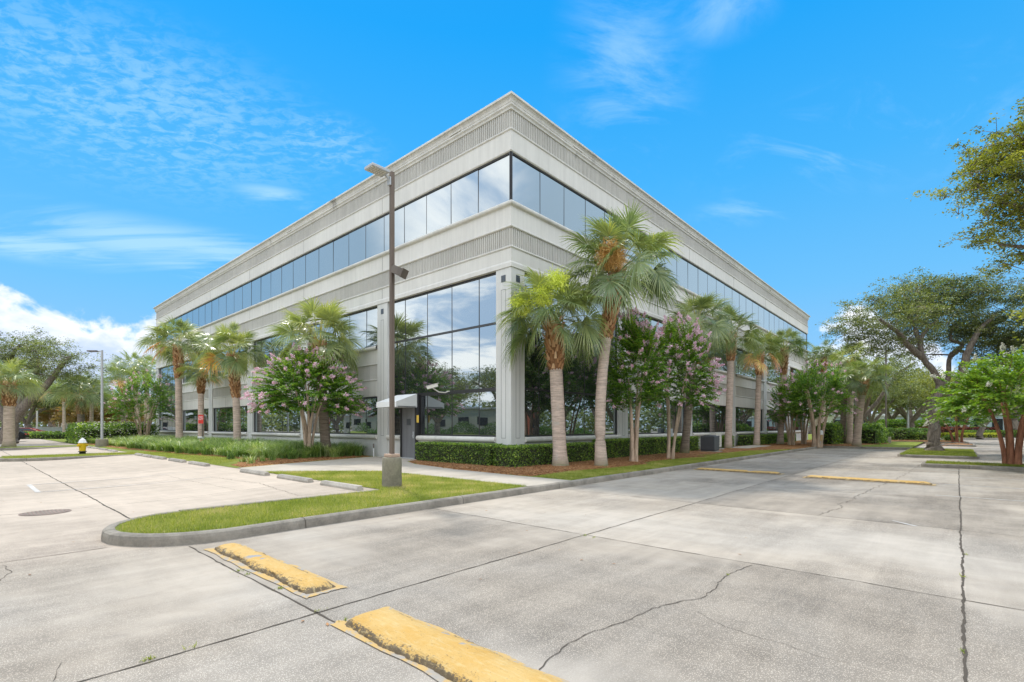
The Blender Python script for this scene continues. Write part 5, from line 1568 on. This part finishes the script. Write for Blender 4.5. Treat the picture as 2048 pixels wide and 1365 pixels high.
# ---- worn markings and the drain grate
mk_ = MB()
def line(a, b_, w_, z=.0045, mb=None):
    a, b_ = Vector((a[0], a[1], 0)), Vector((b_[0], b_[1], 0)); t = (b_ - a).normalized(); n_ = Vector((-t.y, t.x, 0)) * w_ / 2
    (mb or mk_).add([tuple(p + Vector((0, 0, hpave(p.x, p.y) + z))) for p in (a - n_, b_ - n_, b_ + n_, a + n_)], [(0, 1, 2, 3)])
line((-11.42, 3.75), (-11.42, 5.95), .09); 
for y in (5.9, 3.8): line((-11.4, y), (-9.4, y - .0), .05); line((-9.4, y), (-8., y), .035)
for k in range(7):
    y0 = -12.2; x = 1.2 + k * 2.75
    line((x, -16.5), (x + .0, -11.6 + .6), .05)
line((-3.0, -10.6), (-3.3, -10.9), .04)
struct(mk_.build('parking_lines', M['wline']))
bl = MB()
for k in range(3):
    y = 38.2 + k * 1.8; line((-24 + k, y), (-7.5, y), .14, .006, bl)
struct(bl.build('blue_parking_lines', M['bline']))

gr = thing('drain_grate', 'round rusty drain grate sunk in the left car park', 'drain grate', (-11.62, .12, 0))
mb = MB(); R0 = .33; c = (-11.62, .12)
n = 40
mb.add([(c[0] + r_ * cos(2 * pi * k / n), c[1] + r_ * sin(2 * pi * k / n), z) for r_, z in ((R0, .006), (R0 - .045, .010)) for k in range(n)], [(k, (k + 1) % n, n + (k + 1) % n, n + k) for k in range(n)])
mb.build('rim', mat('rusty_iron', (.27, .20, .165), .9, wallfn(.4, 2, 2)), gr)
mb = MB(); mb.add([(c[0] + (R0 - .04) * cos(2 * pi * k / n), c[1] + (R0 - .04) * sin(2 * pi * k / n), .0055) for k in range(n)], [tuple(range(n))]); mb.build('pit', mat('silted_pit', (.22, .19, .155), .95), gr)
mb = MB()
for k in range(-5, 6):
    x = k * .05; hh = sqrt(max(0, (R0 - .045) ** 2 - x * x)); mb.box(c[0] + x - .014, c[0] + x + .014, c[1] - hh, c[1] + hh, .006, .011)
mb.build('bars', bpy.data.materials['rusty_iron'], gr)

# ---- the lamp post by the corner
lp = Vector((-6.16, -1.97, .12))
t = thing('lamp_post', 'tall square brown lamp post on a round mossy concrete base', 'lamp post', tuple(lp))
mb = MB(); rr = [(.215, -.1), (.218, .1), (.212, .3), (.214, .5), (.207, .63), (.195, .655), (0, .656)]; mb.lathe(rr, lp, 30); mb.build('concrete_base', M['post'], t)
mb = MB(); mb.box(lp.x - .13, lp.x + .13, lp.y - .13, lp.y + .13, lp.z + .656, lp.z + .73, .012); mb.build('base_plate', M['pad'], t)
mb = MB(); a = .044; mb.box(lp.x - a, lp.x + a, lp.y - a, lp.y + a, lp.z + .73, 7.12, .006); po = mb.build('pole', M['polel'], t)
hd = MB(); z = 7.02
hd.tube([(lp.x - .05, lp.y, z - .12), (lp.x - .20, lp.y, z)], .03, 8); hd.box(lp.x - .09, lp.x - .055, lp.y - .05, lp.y + .05, z - .22, z - .04)
hd.build('arm', M['steel'], t)
hd = MB(); hd.box(lp.x - .60, lp.x - .16, lp.y - .16, lp.y + .16, z - .035, z + .035, .012); ho = hd.build('lamp_head', M['steel'], t)
le = MB()
for i in range(6):
    for j_ in range(4): le.box(lp.x - .58 + i * .062, lp.x - .54 + i * .062, lp.y - .13 + j_ * .068, lp.y - .08 + j_ * .068, z - .044, z - .034)
le.build('led_panel', M['lgrey'], ho)
fl = MB(); fz = 4.86; u_ = Vector((.35, -.85, -.45)).normalized(); v_ = Vector((0, 0, 1)).cross(u_).normalized(); w_ = u_.cross(v_)
c = Vector((lp.x + .02, lp.y - .24, fz)); fl.obox(c, u_, v_, w_, .13, .10, .085); fl.obox(c - u_ * .13 + w_ * .0, u_, v_, w_, .04, .075, .06); fl.obox(c + u_ * .14, u_, v_, w_, .012, .115, .10)
fo = fl.build('floodlight', M['brownmetal'], t)
mb = MB(); mb.tube([(lp.x, lp.y - .05, fz + .05), (lp.x, lp.y - .16, fz + .05)], .02, 6); mb.build('bracket', M['brownmetal'], fo)

# short standpipe by the pilaster
p = Vector((-.25, 8.0, .12)); t = thing('stub_post', 'short white and brown stub post at the pilaster foot left of the door', 'post', tuple(p))
mb = MB(); mb.tube([p, p + Vector((0, 0, .38))], .022, 8); mb.build('pipe', M['white'], t); mb = MB(); mb.tube([p + Vector((0, 0, .38)), p + Vector((0, 0, .58))], .028, 8); mb.build('cap', M['brownmetal'], t)

# ---- hydrant
p = W(165, 24, .12); t = thing('fire_hydrant', 'yellow fire hydrant with a white bonnet on the left grass island', 'fire hydrant', tuple(p))
mb = MB(); mb.lathe([(.16, -.05), (.13, 0), (.125, .12), (.17, .125), (.17, .155), (.125, .16)], p, 20); mb.build('base', M['black'], t)
mb = MB(); mb.lathe([(.125, .16), (.135, .30), (.14, .46), (.155, .5), (.155, .54)], p, 20); mb.build('barrel', M['yellow'], t)
mb = MB(); mb.lathe([(.155, .54), (.18, .55), (.18, .575), (.15, .59), (.135, .66), (.09, .73), (.04, .765), (.035, .80), (0, .80)], p, 20); mb.build('bonnet', M['white'], t)
for v in ((-.80, -.6, 0), (.80, .6, 0), (-.6, .8, 0)):
    v = Vector(v); q_ = p + Vector((0, 0, .44)); mb = MB(); mb.tube([q_ + v * .1, q_ + v * .20], .055, 10); mb.tube([q_ + v * .20, q_ + v * .23], .07, 8); mb.tube([q_ + v * .23, q_ + v * .26], .025, 5)
    mb.build('outlet_cap', M['yellow'], t)

# ---- fire department connection
p, _ = atX(403, -3.6, .12); t = thing('fire_department_connection', 'red sign on a post above a chrome fire department connection', 'fire connection', tuple(p))
mb = MB(); mb.tube([p, p + Vector((0, 0, .62))], .085, 12); mb.build('riser', M['red'], t)
mb = MB(); c = p + Vector((0, 0, .72)); rt = Vector((.667, -.745, 0)); fw = Vector((-.745, -.667, 0))
mb.tube([c - rt * .16 + fw * .1, c, c + rt * .16 + fw * .1], .07, 10); mb.build('inlets', M['steel'], t)
mb = MB(); mb.tube([c + rt * .05, c + rt * .05 + Vector((0, 0, 1.0))], .035, 8); mb.build('post', M['brownmetal'], t)
sg = MB(); sc_ = p + Vector((0, 0, 1.75)); sg.obox(sc_ + fw * .06, rt, Vector((0, 0, 1)), fw, .14, .24, .006); so_ = sg.build('sign', M['red'], t)
for k, (s_, dz, hh) in enumerate((('FIRE', .11, .12), ('DEPT', -.01, .12))):
    cu = bpy.data.curves.new('sign_text', 'FONT'); cu.body = s_; cu.size = hh; cu.align_x = 'CENTER'; cu.align_y = 'CENTER'; cu.extrude = .001
    to = bpy.data.objects.new('sign_text', cu); COL.objects.link(to); cu.materials.append(M['white'])
    to.location = sc_ + fw * .07 + Vector((0, 0, dz)); to.rotation_euler = (pi / 2, 0, atan2(rt.y, rt.x)); bpy.context.view_layer.update()
    me_ = bpy.data.meshes.new_from_object(to); me_.transform(to.matrix_world); bpy.data.objects.remove(to)
    to = bpy.data.objects.new('lettering', me_); COL.objects.link(to); to.parent = so_

# ---- other lamp posts
def lamp(name, label, px, d, ytop, r_, m, head, zb=.12, base=True):
    p = W(px, d, zb); t = thing(name, label, 'lamp post', tuple(p), 'far lamp posts'); zt = ZH(ytop, d)
    mb = MB(); mb.tube([p, Vector((p.x, p.y, zt))], [r_, r_ * .8], 10); mb.build('pole', M[m], t)
    if base: mb = MB(); mb.lathe([(.36, -.1), (.34, .45), (.32, .5), (0, .5)], p, 18); mb.build('concrete_base', M['post'], t)
    if head:
        mb = MB(); mb.obox(Vector((p.x, p.y, zt - .06)) - rt * head, rt, fw, Vector((0, 0, 1)), .32, .14, .04); mb.build('lamp_head', M['brownmetal'], t)
        mb = MB(); mb.tube([Vector((p.x, p.y, zt - .06)), Vector((p.x, p.y, zt - .06)) - rt * head * .6], .03, 6); mb.build('arm', M[m], t)
lamp('lamp_post', 'grey round lamp post with a single arm on the left lawn', 204, 33.5, 701, .085, 'steel', .6)
lamp('lamp_post', 'thin brown lamp post right of the three far palms', 1772, 41, 690, .07, 'brownmetal', 0)
lamp('lamp_post', 'silver lamp post in front of an oak at the far right', 1816, 60, 790, .13, 'steel', 0, base=False)
lamp('lamp_post', 'distant pale post before the white wall, left of its twin', 58, 72, 832, .12, 'lgrey', 0, base=False)
lamp('lamp_post', 'distant pale post before the white wall, above the red car', 74, 66, 822, .12, 'lgrey', 0, base=False)
# posts across the road, mirrored in the door side glass
p = Vector((-22, 13, 0)); t = thing('lamp_post', 'double headed lamp post across the left car park, mirrored in the door side glass', 'lamp post', tuple(p))
mb = MB(); mb.tube([p, p + Vector((0, 0, 7.5))], .07, 8); mb.build('pole', M['brownmetal'], t)
for s in (-1, 1): mb = MB(); mb.box(p.x - .15, p.x + .15, p.y + s * .75 - .3, p.y + s * .75 + .3, 7.4, 7.5); mb.build('lamp_head', M['brownmetal'], t)
mb = MB(); mb.tube([p + Vector((0, -.6, 7.45)), p + Vector((0, .6, 7.45))], .03, 6); mb.build('arm', M['brownmetal'], t)

# ---- air conditioning
x, y = 13.4, -1.8; t = thing('ac_condenser', 'dark grey louvred air conditioning condenser on a slab', 'air conditioner', (x, y, .15))
mb = MB(); mb.box(x - .36, x + .36, y - .36, y + .36, .22, .98, .03); bo = mb.build('cabinet', M['acdark'], t)
mb = MB()
for k in range(15):
    zz = .30 + k * .042; mb.box(x - .368, x + .368, y - .368, y + .368, zz, zz + .012)
mb.build('louvres', mat('ac_louvre', (.15, .155, .17), .5), bo)
mb = MB(); mb.lathe([(.3, .0), (.3, .03), (.06, .05), (0, .05)], (x, y, .98), 20); mb.build('fan_guard', M['acdark'], t)
mb = MB(); mb.box(x - .5, x + .55, y - .45, y + .45, .10, .20); mb.build('slab', M['stop'], t)
x, y = 16.0, -1.2; t = thing('ac_unit', 'beige air conditioning unit right behind the dark condenser', 'air conditioner', (x, y, .15))
mb = MB(); mb.box(x - .40, x + .40, y - .17, y + .17, .30, 1.12, .02); bo = mb.build('cabinet', M['lgrey'], t)
mb = MB()
for k in range(4): mb.box(x - .405, x - .399, y - .10, y + .10, .42 + k * .15, .50 + k * .15); mb.box(x - .3 + .0, x + .05, y - .176, y - .169, .42 + k * .15, .50 + k * .15)
mb.build('grille', M['acdark'], bo)
mb = MB(); mb.box(x - .5, x + .45, y - .3, y + .25, .10, .24); mb.build('slab', M['stop'], t)
mb = MB(); mb.box(12.2, 12.55, -.19, -.001, .85, 1.35, .01); t = thing('electrical_box', 'small grey electrical box on the wall left of the condenser', 'electrical box', (12.37, -.1, .85)); mb.build('cabinet', M['steel'], t)
mb = MB(); mb.tube([(12.38, -.09, .15), (12.38, -.09, .85)], .02, 6); mb.build('conduit', M['steel'], t)
mb = MB(); mb.box(18.2, 23.2, -2.2, -1.0, .08, .21, .015); tag(mb.build('concrete_pad', M['walk']), 'empty low concrete pad in the mulch under the far palms', 'concrete pad')
mb = MB(); p = Vector((20.9, -.5, .15)); mb.tube([p, p + Vector((0, 0, .45))], .02, 6); mb.tube([p + Vector((0, 0, .45)), p + Vector((0, 0, .75))], .035, 6); tag(mb.build('conduit_stub', M['black']), 'black capped conduit stub standing behind the concrete pad', 'pipe')

# ---- utility box at the kerb corner
p = W(1641, 33.3, .12); t = thing('utility_pedestal', 'tan utility pedestal with a white domed cap on a post at the kerb corner', 'utility box', tuple(p))
mb = MB(); mb.tube([p - Vector((0, 0, .1)), p + Vector((0, 0, .4))], .05, 8); mb.build('post', M['steel'], t)
mb = MB(); mb.box(p.x - .12, p.x + .12, p.y - .12, p.y + .12, .50, .92, .02); mb.build('box', mat('tan_plastic', (.52, .36, .18), .6), t)
mb = MB(); mb.lathe([(.16, .80), (.17, .95), (.14, 1.05), (.06, 1.10), (0, 1.11)], p, 14); mb.build('cap', M['white'], t)


# ---- cars
def car(label, loc, rz, m, h=1.4, ln=4.4, w_=1.8, suv=False):
    t = thing('parked_car', label, 'car', (0, 0, 0), 'parked cars')
    pr = [(-ln / 2, .35), (-ln / 2, .75), (-ln * .42, .88), (-ln * .30, .92), (-ln * .17, h - .04), (ln * .0, h), (ln * (.30 if suv else .16), h - .05), (ln * (.44 if suv else .33), .95), (ln * .46, .88), (ln / 2, .72), (ln / 2, .35)]
    def ext(pr, y0, y1, taper=0):
        mb = MB(); n = len(pr)
        def yy(z, s): return s * (w_ / 2 - (max(0, z - .9) * .28 + taper))
        mb.add([(x, yy(z, -1), z) for x, z in pr] + [(x, yy(z, 1), z) for x, z in pr], [tuple(range(n))[::-1], tuple(range(n, 2 * n))] + [(i, (i + 1) % n, n + (i + 1) % n, n + i) for i in range(n)])
        return mb
    bo = ext(pr, 0, 0).build('body', m, t); bv = bo.modifiers.new('bevel', 'BEVEL'); bv.width = .05; bv.segments = 2
    gp = [(-ln * .285, .95), (-ln * .165, h - .10), (ln * .0, h - .06), (ln * (.29 if suv else .15), h - .11), (ln * (.41 if suv else .29), .97)]
    g_ = ext(gp, 0, 0, -.012); g_.build('windows', M['darkglass'], t)
    for sx in (-1, 1):
        for sy in (-1, 1):
            x = sx * ln * .30; y = sy * (w_ / 2 - .09); mb = MB(); mb.tube([(x, y - .11, .32), (x, y + .11, .32)], .32, 16)
            wo = mb.build('wheel', M['tyre'], t); mb = MB(); mb.tube([(x, y - .115, .32), (x, y + .115, .32)], .19, 10); mb.build('rim', M['steel'], wo)
    for s in (-1, 1):
        mb = MB(); mb.box(-ln / 2 - .01, -ln / 2 + .06, s * .7 - .16, s * .7 + .16, .66, .78); mb.build('headlight', M['white'], t)
        mb = MB(); mb.box(ln / 2 - .06, ln / 2 + .01, s * .7 - .16, s * .7 + .16, .68, .82); mb.build('tail_light', M['red'], t)
    t.location = loc; t.rotation_euler = (0, 0, rz); return t
car('red parked car behind a low hedge on the left', W(50, 64, 0), -.35, M['carred'], 1.32)
car('black parked car cut off by the left edge', W(-14, 46, 0), -.2, M['carblack'], 1.35, 4.6, suv=True)
car('dark red car mostly hidden behind the grey lamp post base', W(214, 62, 0), -.5, mat('car_paint_maroon', (.12, .01, .015), .3), 1.4)
car('silver car across the road, mirrored in the right windows', (12, -34, 0), .2, M['carwhite'])
car('dark car across the left car park, mirrored beside the door', (-24, 20, 0), 1.5, M['carblack'])

# ---- boundary wall and far buildings
t = thing('boundary_wall', 'long low white boundary wall behind the left trees', 'wall', (-8, 88, 0))
mb = MB(); mb.box(-26, 12, 88, 88.3, 0, 1.35); mb.build('panel', M['whitewall'], t); mb = MB(); mb.box(-26.1, 12.1, 87.95, 88.35, 1.35, 1.43); mb.build('coping', M['white'], t)


def block(name, label, x0, x1, y0, y1, h, m, floors=1, roofm='roof', win=True, faces='SW', step=3.2, pitched=False, wh=1.4):
    t = thing(name, label, 'building', ((x0 + x1) / 2, (y0 + y1) / 2, 0))
    mb = MB(); mb.box(x0, x1, y0, y1, 0, h); mb.build('wall', M[m], t)
    mb = MB(); mb.box(x0 - .3, x1 + .3, y0 - .3, y1 + .3, h, h + .35, .05)
    if pitched:
        xm, ym = (x0 + x1) / 2, (y0 + y1) / 2; dx = min(x1 - x0, y1 - y0) / 2
        mb.add([(x0 - .5, y0 - .5, h + .36), (x1 + .5, y0 - .5, h + .36), (x1 + .5, y1 + .5, h + .36), (x0 - .5, y1 + .5, h + .36), (x0 + dx, ym, h + dx * .35), (x1 - dx, ym, h + dx * .35)], [(0, 1, 5, 4), (2, 3, 4, 5), (3, 0, 4), (1, 2, 5)])
    mb.build('roof', M[roofm], t)
    if win:
        for f_ in range(floors):
            zc = h / floors * (f_ + .5)
            for face in faces:
                a0, a1 = (x0, x1) if face in 'SN' else (y0, y1)
                n = int((a1 - a0) / step)
                for i in range(n):
                    c = a0 + (i + .5) * (a1 - a0) / n; mb = MB(); hw = step * .30
                    if face == 'S': bx = (c - hw, c + hw, y0 - .04, y0 + .1)
                    elif face == 'N': bx = (c - hw, c + hw, y1 - .1, y1 + .04)
                    elif face == 'E': bx = (x1 - .1, x1 + .04, c - hw, c + hw)
                    else: bx = (x0 - .04, x0 + .1, c - hw, c + hw)
                    mb.box(*bx, zc - wh / 2, zc + wh / 2); mb.build('window', M['darkglass'], t)
    return t
block('brick_building', 'red brick building across the road, mirrored in the right windows', 5, 55, -52, -42, 4.6, 'brick', 1, step=5, faces='N')
block('brick_building', 'second red brick building farther along the road, mirrored only', -30, -2, -56, -44, 4.2, 'brick', 1, step=5, faces='N')
block('render_building', 'cream building across the left car park, mirrored in the left windows', -58, -46, -10, 30, 4.2, 'cream', 1, step=5, faces='E')
block('render_building', 'second cream building across the left car park, mirrored only', -60, -48, 38, 95, 4.2, 'cream', 1, step=5, faces='E')
block('render_building', 'distant cream house behind the white wall on the left', -22, -8, 104, 112, 3.3, 'cream', 1, step=3.5, pitched=True, faces='S')
block('render_building', 'distant cream house with dark windows right of another on the left', 0, 12, 106, 114, 3.3, 'cream', 1, step=3.5, pitched=True, faces='S')
M['bluegrey'] = mat('blue_grey_metal', (.30, .36, .42), .6)
ob = W(1840, 96, 0)
block('low_office', 'low dark glazed office behind the yellow groundcover on the right', ob.x - 6, ob.x + 26, ob.y - 30, ob.y + 16, 3.4, 'bluegrey', 1, step=2.2, faces='W', wh=2.2)
for i, px in enumerate((1657, 1757)):
    p = W(px, 72, 0); mb = MB(); mb.box(p.x - .45, p.x + .45, p.y - .45, p.y + .45, 0, 2.9); mb.box(p.x - .75, p.x + .75, p.y - .75, p.y + .75, 2.9, 3.3, .05)
    mb.box(p.x - .6, p.x + .6, p.y - .6, p.y + .6, 2.6, 2.895)
    tag(mb.build('white_column', M['white']), ('white square column glimpsed between the far palm trunks', 'white column with a flared top left of the silver lamp post')[i], 'column', 'white columns at the far right')

# ---- far right beds
def bed(pts, m, z=.06): struct(flat('mulch_bed', [G(*p) if len(p) == 2 else p for p in pts], z, M[m]))
bd = [W(1735, 52), W(1735, 45.5), W(1800, 44.5), W(1890, 42.5), W(1932, 41), W(1938, 44), W(1900, 50), W(1800, 55)]
bd = [(p.x, p.y) for p in bd]
kerb(bd[::-1] if False else bd, inward=1, close=True, z1=.13)
mound('mulch_bed', bd, .05, .1, M['mulch'], .3)
bd2 = [(W(a, b_).x, W(a, b_).y) for a, b_ in ((1880, 37.5), (1952, 36), (1950, 39), (1885, 40))]
mound('mulch_bed', bd2, .02, .14, M['mulch'], .25); kerb(bd2, inward=1, close=True, z1=.13)
far = [W(1700, 74), W(2150, 70), W(2150, 180), W(1500, 180)]
struct(flat('far_lawn', [(p.x, p.y) for p in far], .1, M['lawn']))
def bush(label, px, d, w_, dp, h, m='hedge', leaf=.14, seed=1, **k):
    p = W(px, d, .1)
    o = hedge(label, -w_ / 2, w_ / 2, -dp / 2, dp / 2, 0, h, seed=seed, leaf=leaf, leafm=m, rough=.12, rnd=min(h, dp) * .45, name='shrub', cat='shrub', **k)
    o.location = p; o.rotation_euler = (0, 0, -.84); return o
bush('round pale green shrub left of the silver lamp post', 1790, 69, 5, 3, 2.4, 'crapel', .2, 31)
bush('round pale green shrub right of the silver lamp post', 1862, 70, 5, 3, 2.3, 'crapel', .2, 32)
bush('long clipped red hedge behind the large live oak', 1905, 68, 12, 1.2, 1.35, 'redhedge', .16, 33)
bush('yellow groundcover strip left of the large oak trunk', 1790, 64, 5, 1.2, .55, 'yelhedge', .13, 34)
bush('yellow groundcover strip right of the large oak trunk', 1915, 62, 10, 1.2, .6, 'yelhedge', .13, 35)
bush('low green hedge beyond the pale road at the far right', 2010, 66, 12, 1.5, .9, 'hedge', .15, 36)
bush('small dark shrub left of the thin brown lamp post', 1764, 49, 1.6, 1.3, .75, 'hedge', .1, 37)
bush('small shrub right of the thin brown lamp post', 1781, 50, 1.3, 1.3, .7, 'hedge', .1, 38)
bush('grassy variegated clump on the far mulched island', 1808, 50, 4.2, 2.0, 1.25, 'lir', .16, 39)
bush('rounded shrub at the right end of the grassy clump', 1838, 49, 1.8, 1.6, .85, 'hedge', .11, 40)
bush('tiny round shrub near the right end of the far island', 1901, 47, 1.0, 1.0, .55, 'hedge', .1, 41)
bush('pink flowering shrub before the red hedge', 1806, 66, 1.6, 1.4, 1.3, 'redhedge', .13, 42)
bush('dark clipped hedge before the low dark office', 1775, 78, 9, 2, 1.9, 'hedge', .2, 43)
bush('low dark hedge in front of the red car on the left', 55, 55, 12, 1.6, .75, 'hedge', .16, 44)
bush('low olive hedge under the slim palms on the left', 120, 60, 12, 2, .8, 'hedge', .16, 45)
bush('dark hedge behind the grey lamp post on the left', 225, 70, 10, 2.5, 1.6, 'hedge', .2, 46)

# ---- the woods that close the view all round
rg = np.random.default_rng(77); C = []; at = []
for i in range(420):
    a = i / 420 * 2 * pi + rg.normal(0, .01); r_ = rg.uniform(118, 150)
    if cos(a) > 0 and sin(a) > 0: r_ += 10
    c = np.array([cos(a) * r_ + 15, sin(a) * r_ + 15, 0]); hh = rg.uniform(5.5, 9.5); tone = rg.normal(.45, .15)
    n = 260; P_ = c + rg.normal(0, 1, (n, 3)) * np.array([2.6, 2.6, 0]); P_[:, 2] = hh * (.12 + .88 * rg.random(n) ** .8) - (np.linalg.norm((P_ - c)[:, :2], axis=1) / 5.) ** 2 * 1.4
    C.append(P_); at.append(np.clip(rg.normal(tone, .15, n), 0, 1))
C = np.concatenate(C); C[:, 2] = np.maximum(C[:, 2], .2); V, Fq = leaves(C, 1.0, rg, .6, .2)
tag(npmesh('far_woods', V, Fq, M['oak'], attr=np.concatenate(at)), 'distant dark green woods closing the horizon', 'woods', kind='stuff')
# undergrowth mirrored by the lower windows
rg = np.random.default_rng(78); C = []
for (x0, x1, y0, y1, n, hh) in ((-41, -37, -10, 75, 34000, 2.0), (-5, 60, -36, -33, 30000, 1.4)):
    P_ = rg.uniform((x0, y0, 0), (x1, y1, 1), (n, 3)); P_[:, 2] = P_[:, 2] * hh * (.7 + .3 * np.sin(P_[:, 0] * .7 + P_[:, 1] * .9)); C.append(P_)
C = np.concatenate(C); V, Fq = leaves(C, .2, rg, .6, .2)
tag(npmesh('undergrowth', V, Fq, M['hedge'], attr=rg.random(len(Fq)) * .45), 'bushy undergrowth beneath the trees across the roads', 'undergrowth', kind='stuff')
for nm, poly in (('far_lawn', [(-46, -30), (-30, -30), (-30, 90), (-46, 90)]), ('far_lawn', [(-20, -41.8), (80, -41.8), (80, -19.5), (-20, -19.5)])):
    struct(flat(nm, poly, .03, M['lawn']))
# fallen leaves and litter on the paving
rg = np.random.default_rng(9); n = 260
P_ = np.column_stack([rg.uniform(-16, 14, n), rg.uniform(-14, 12, n)]); keep = ~((P_[:, 0] > -6.6) & (P_[:, 1] > -4.4)) & ~((P_[:, 0] > -11.5) & (P_[:, 1] > -4.5) & (P_[:, 1] < -2.1)); P_ = P_[keep]
C = np.column_stack([P_, [hpave(x, y) + .009 for x, y in P_]]); V, F_ = leaves(C, .045, rg, .4, 6.)
tag(npmesh('leaf_litter', V, F_, M['boot'], attr=rg.random(len(F_)) * .6), 'scattered dry leaves on the paving', 'leaves', kind='stuff')
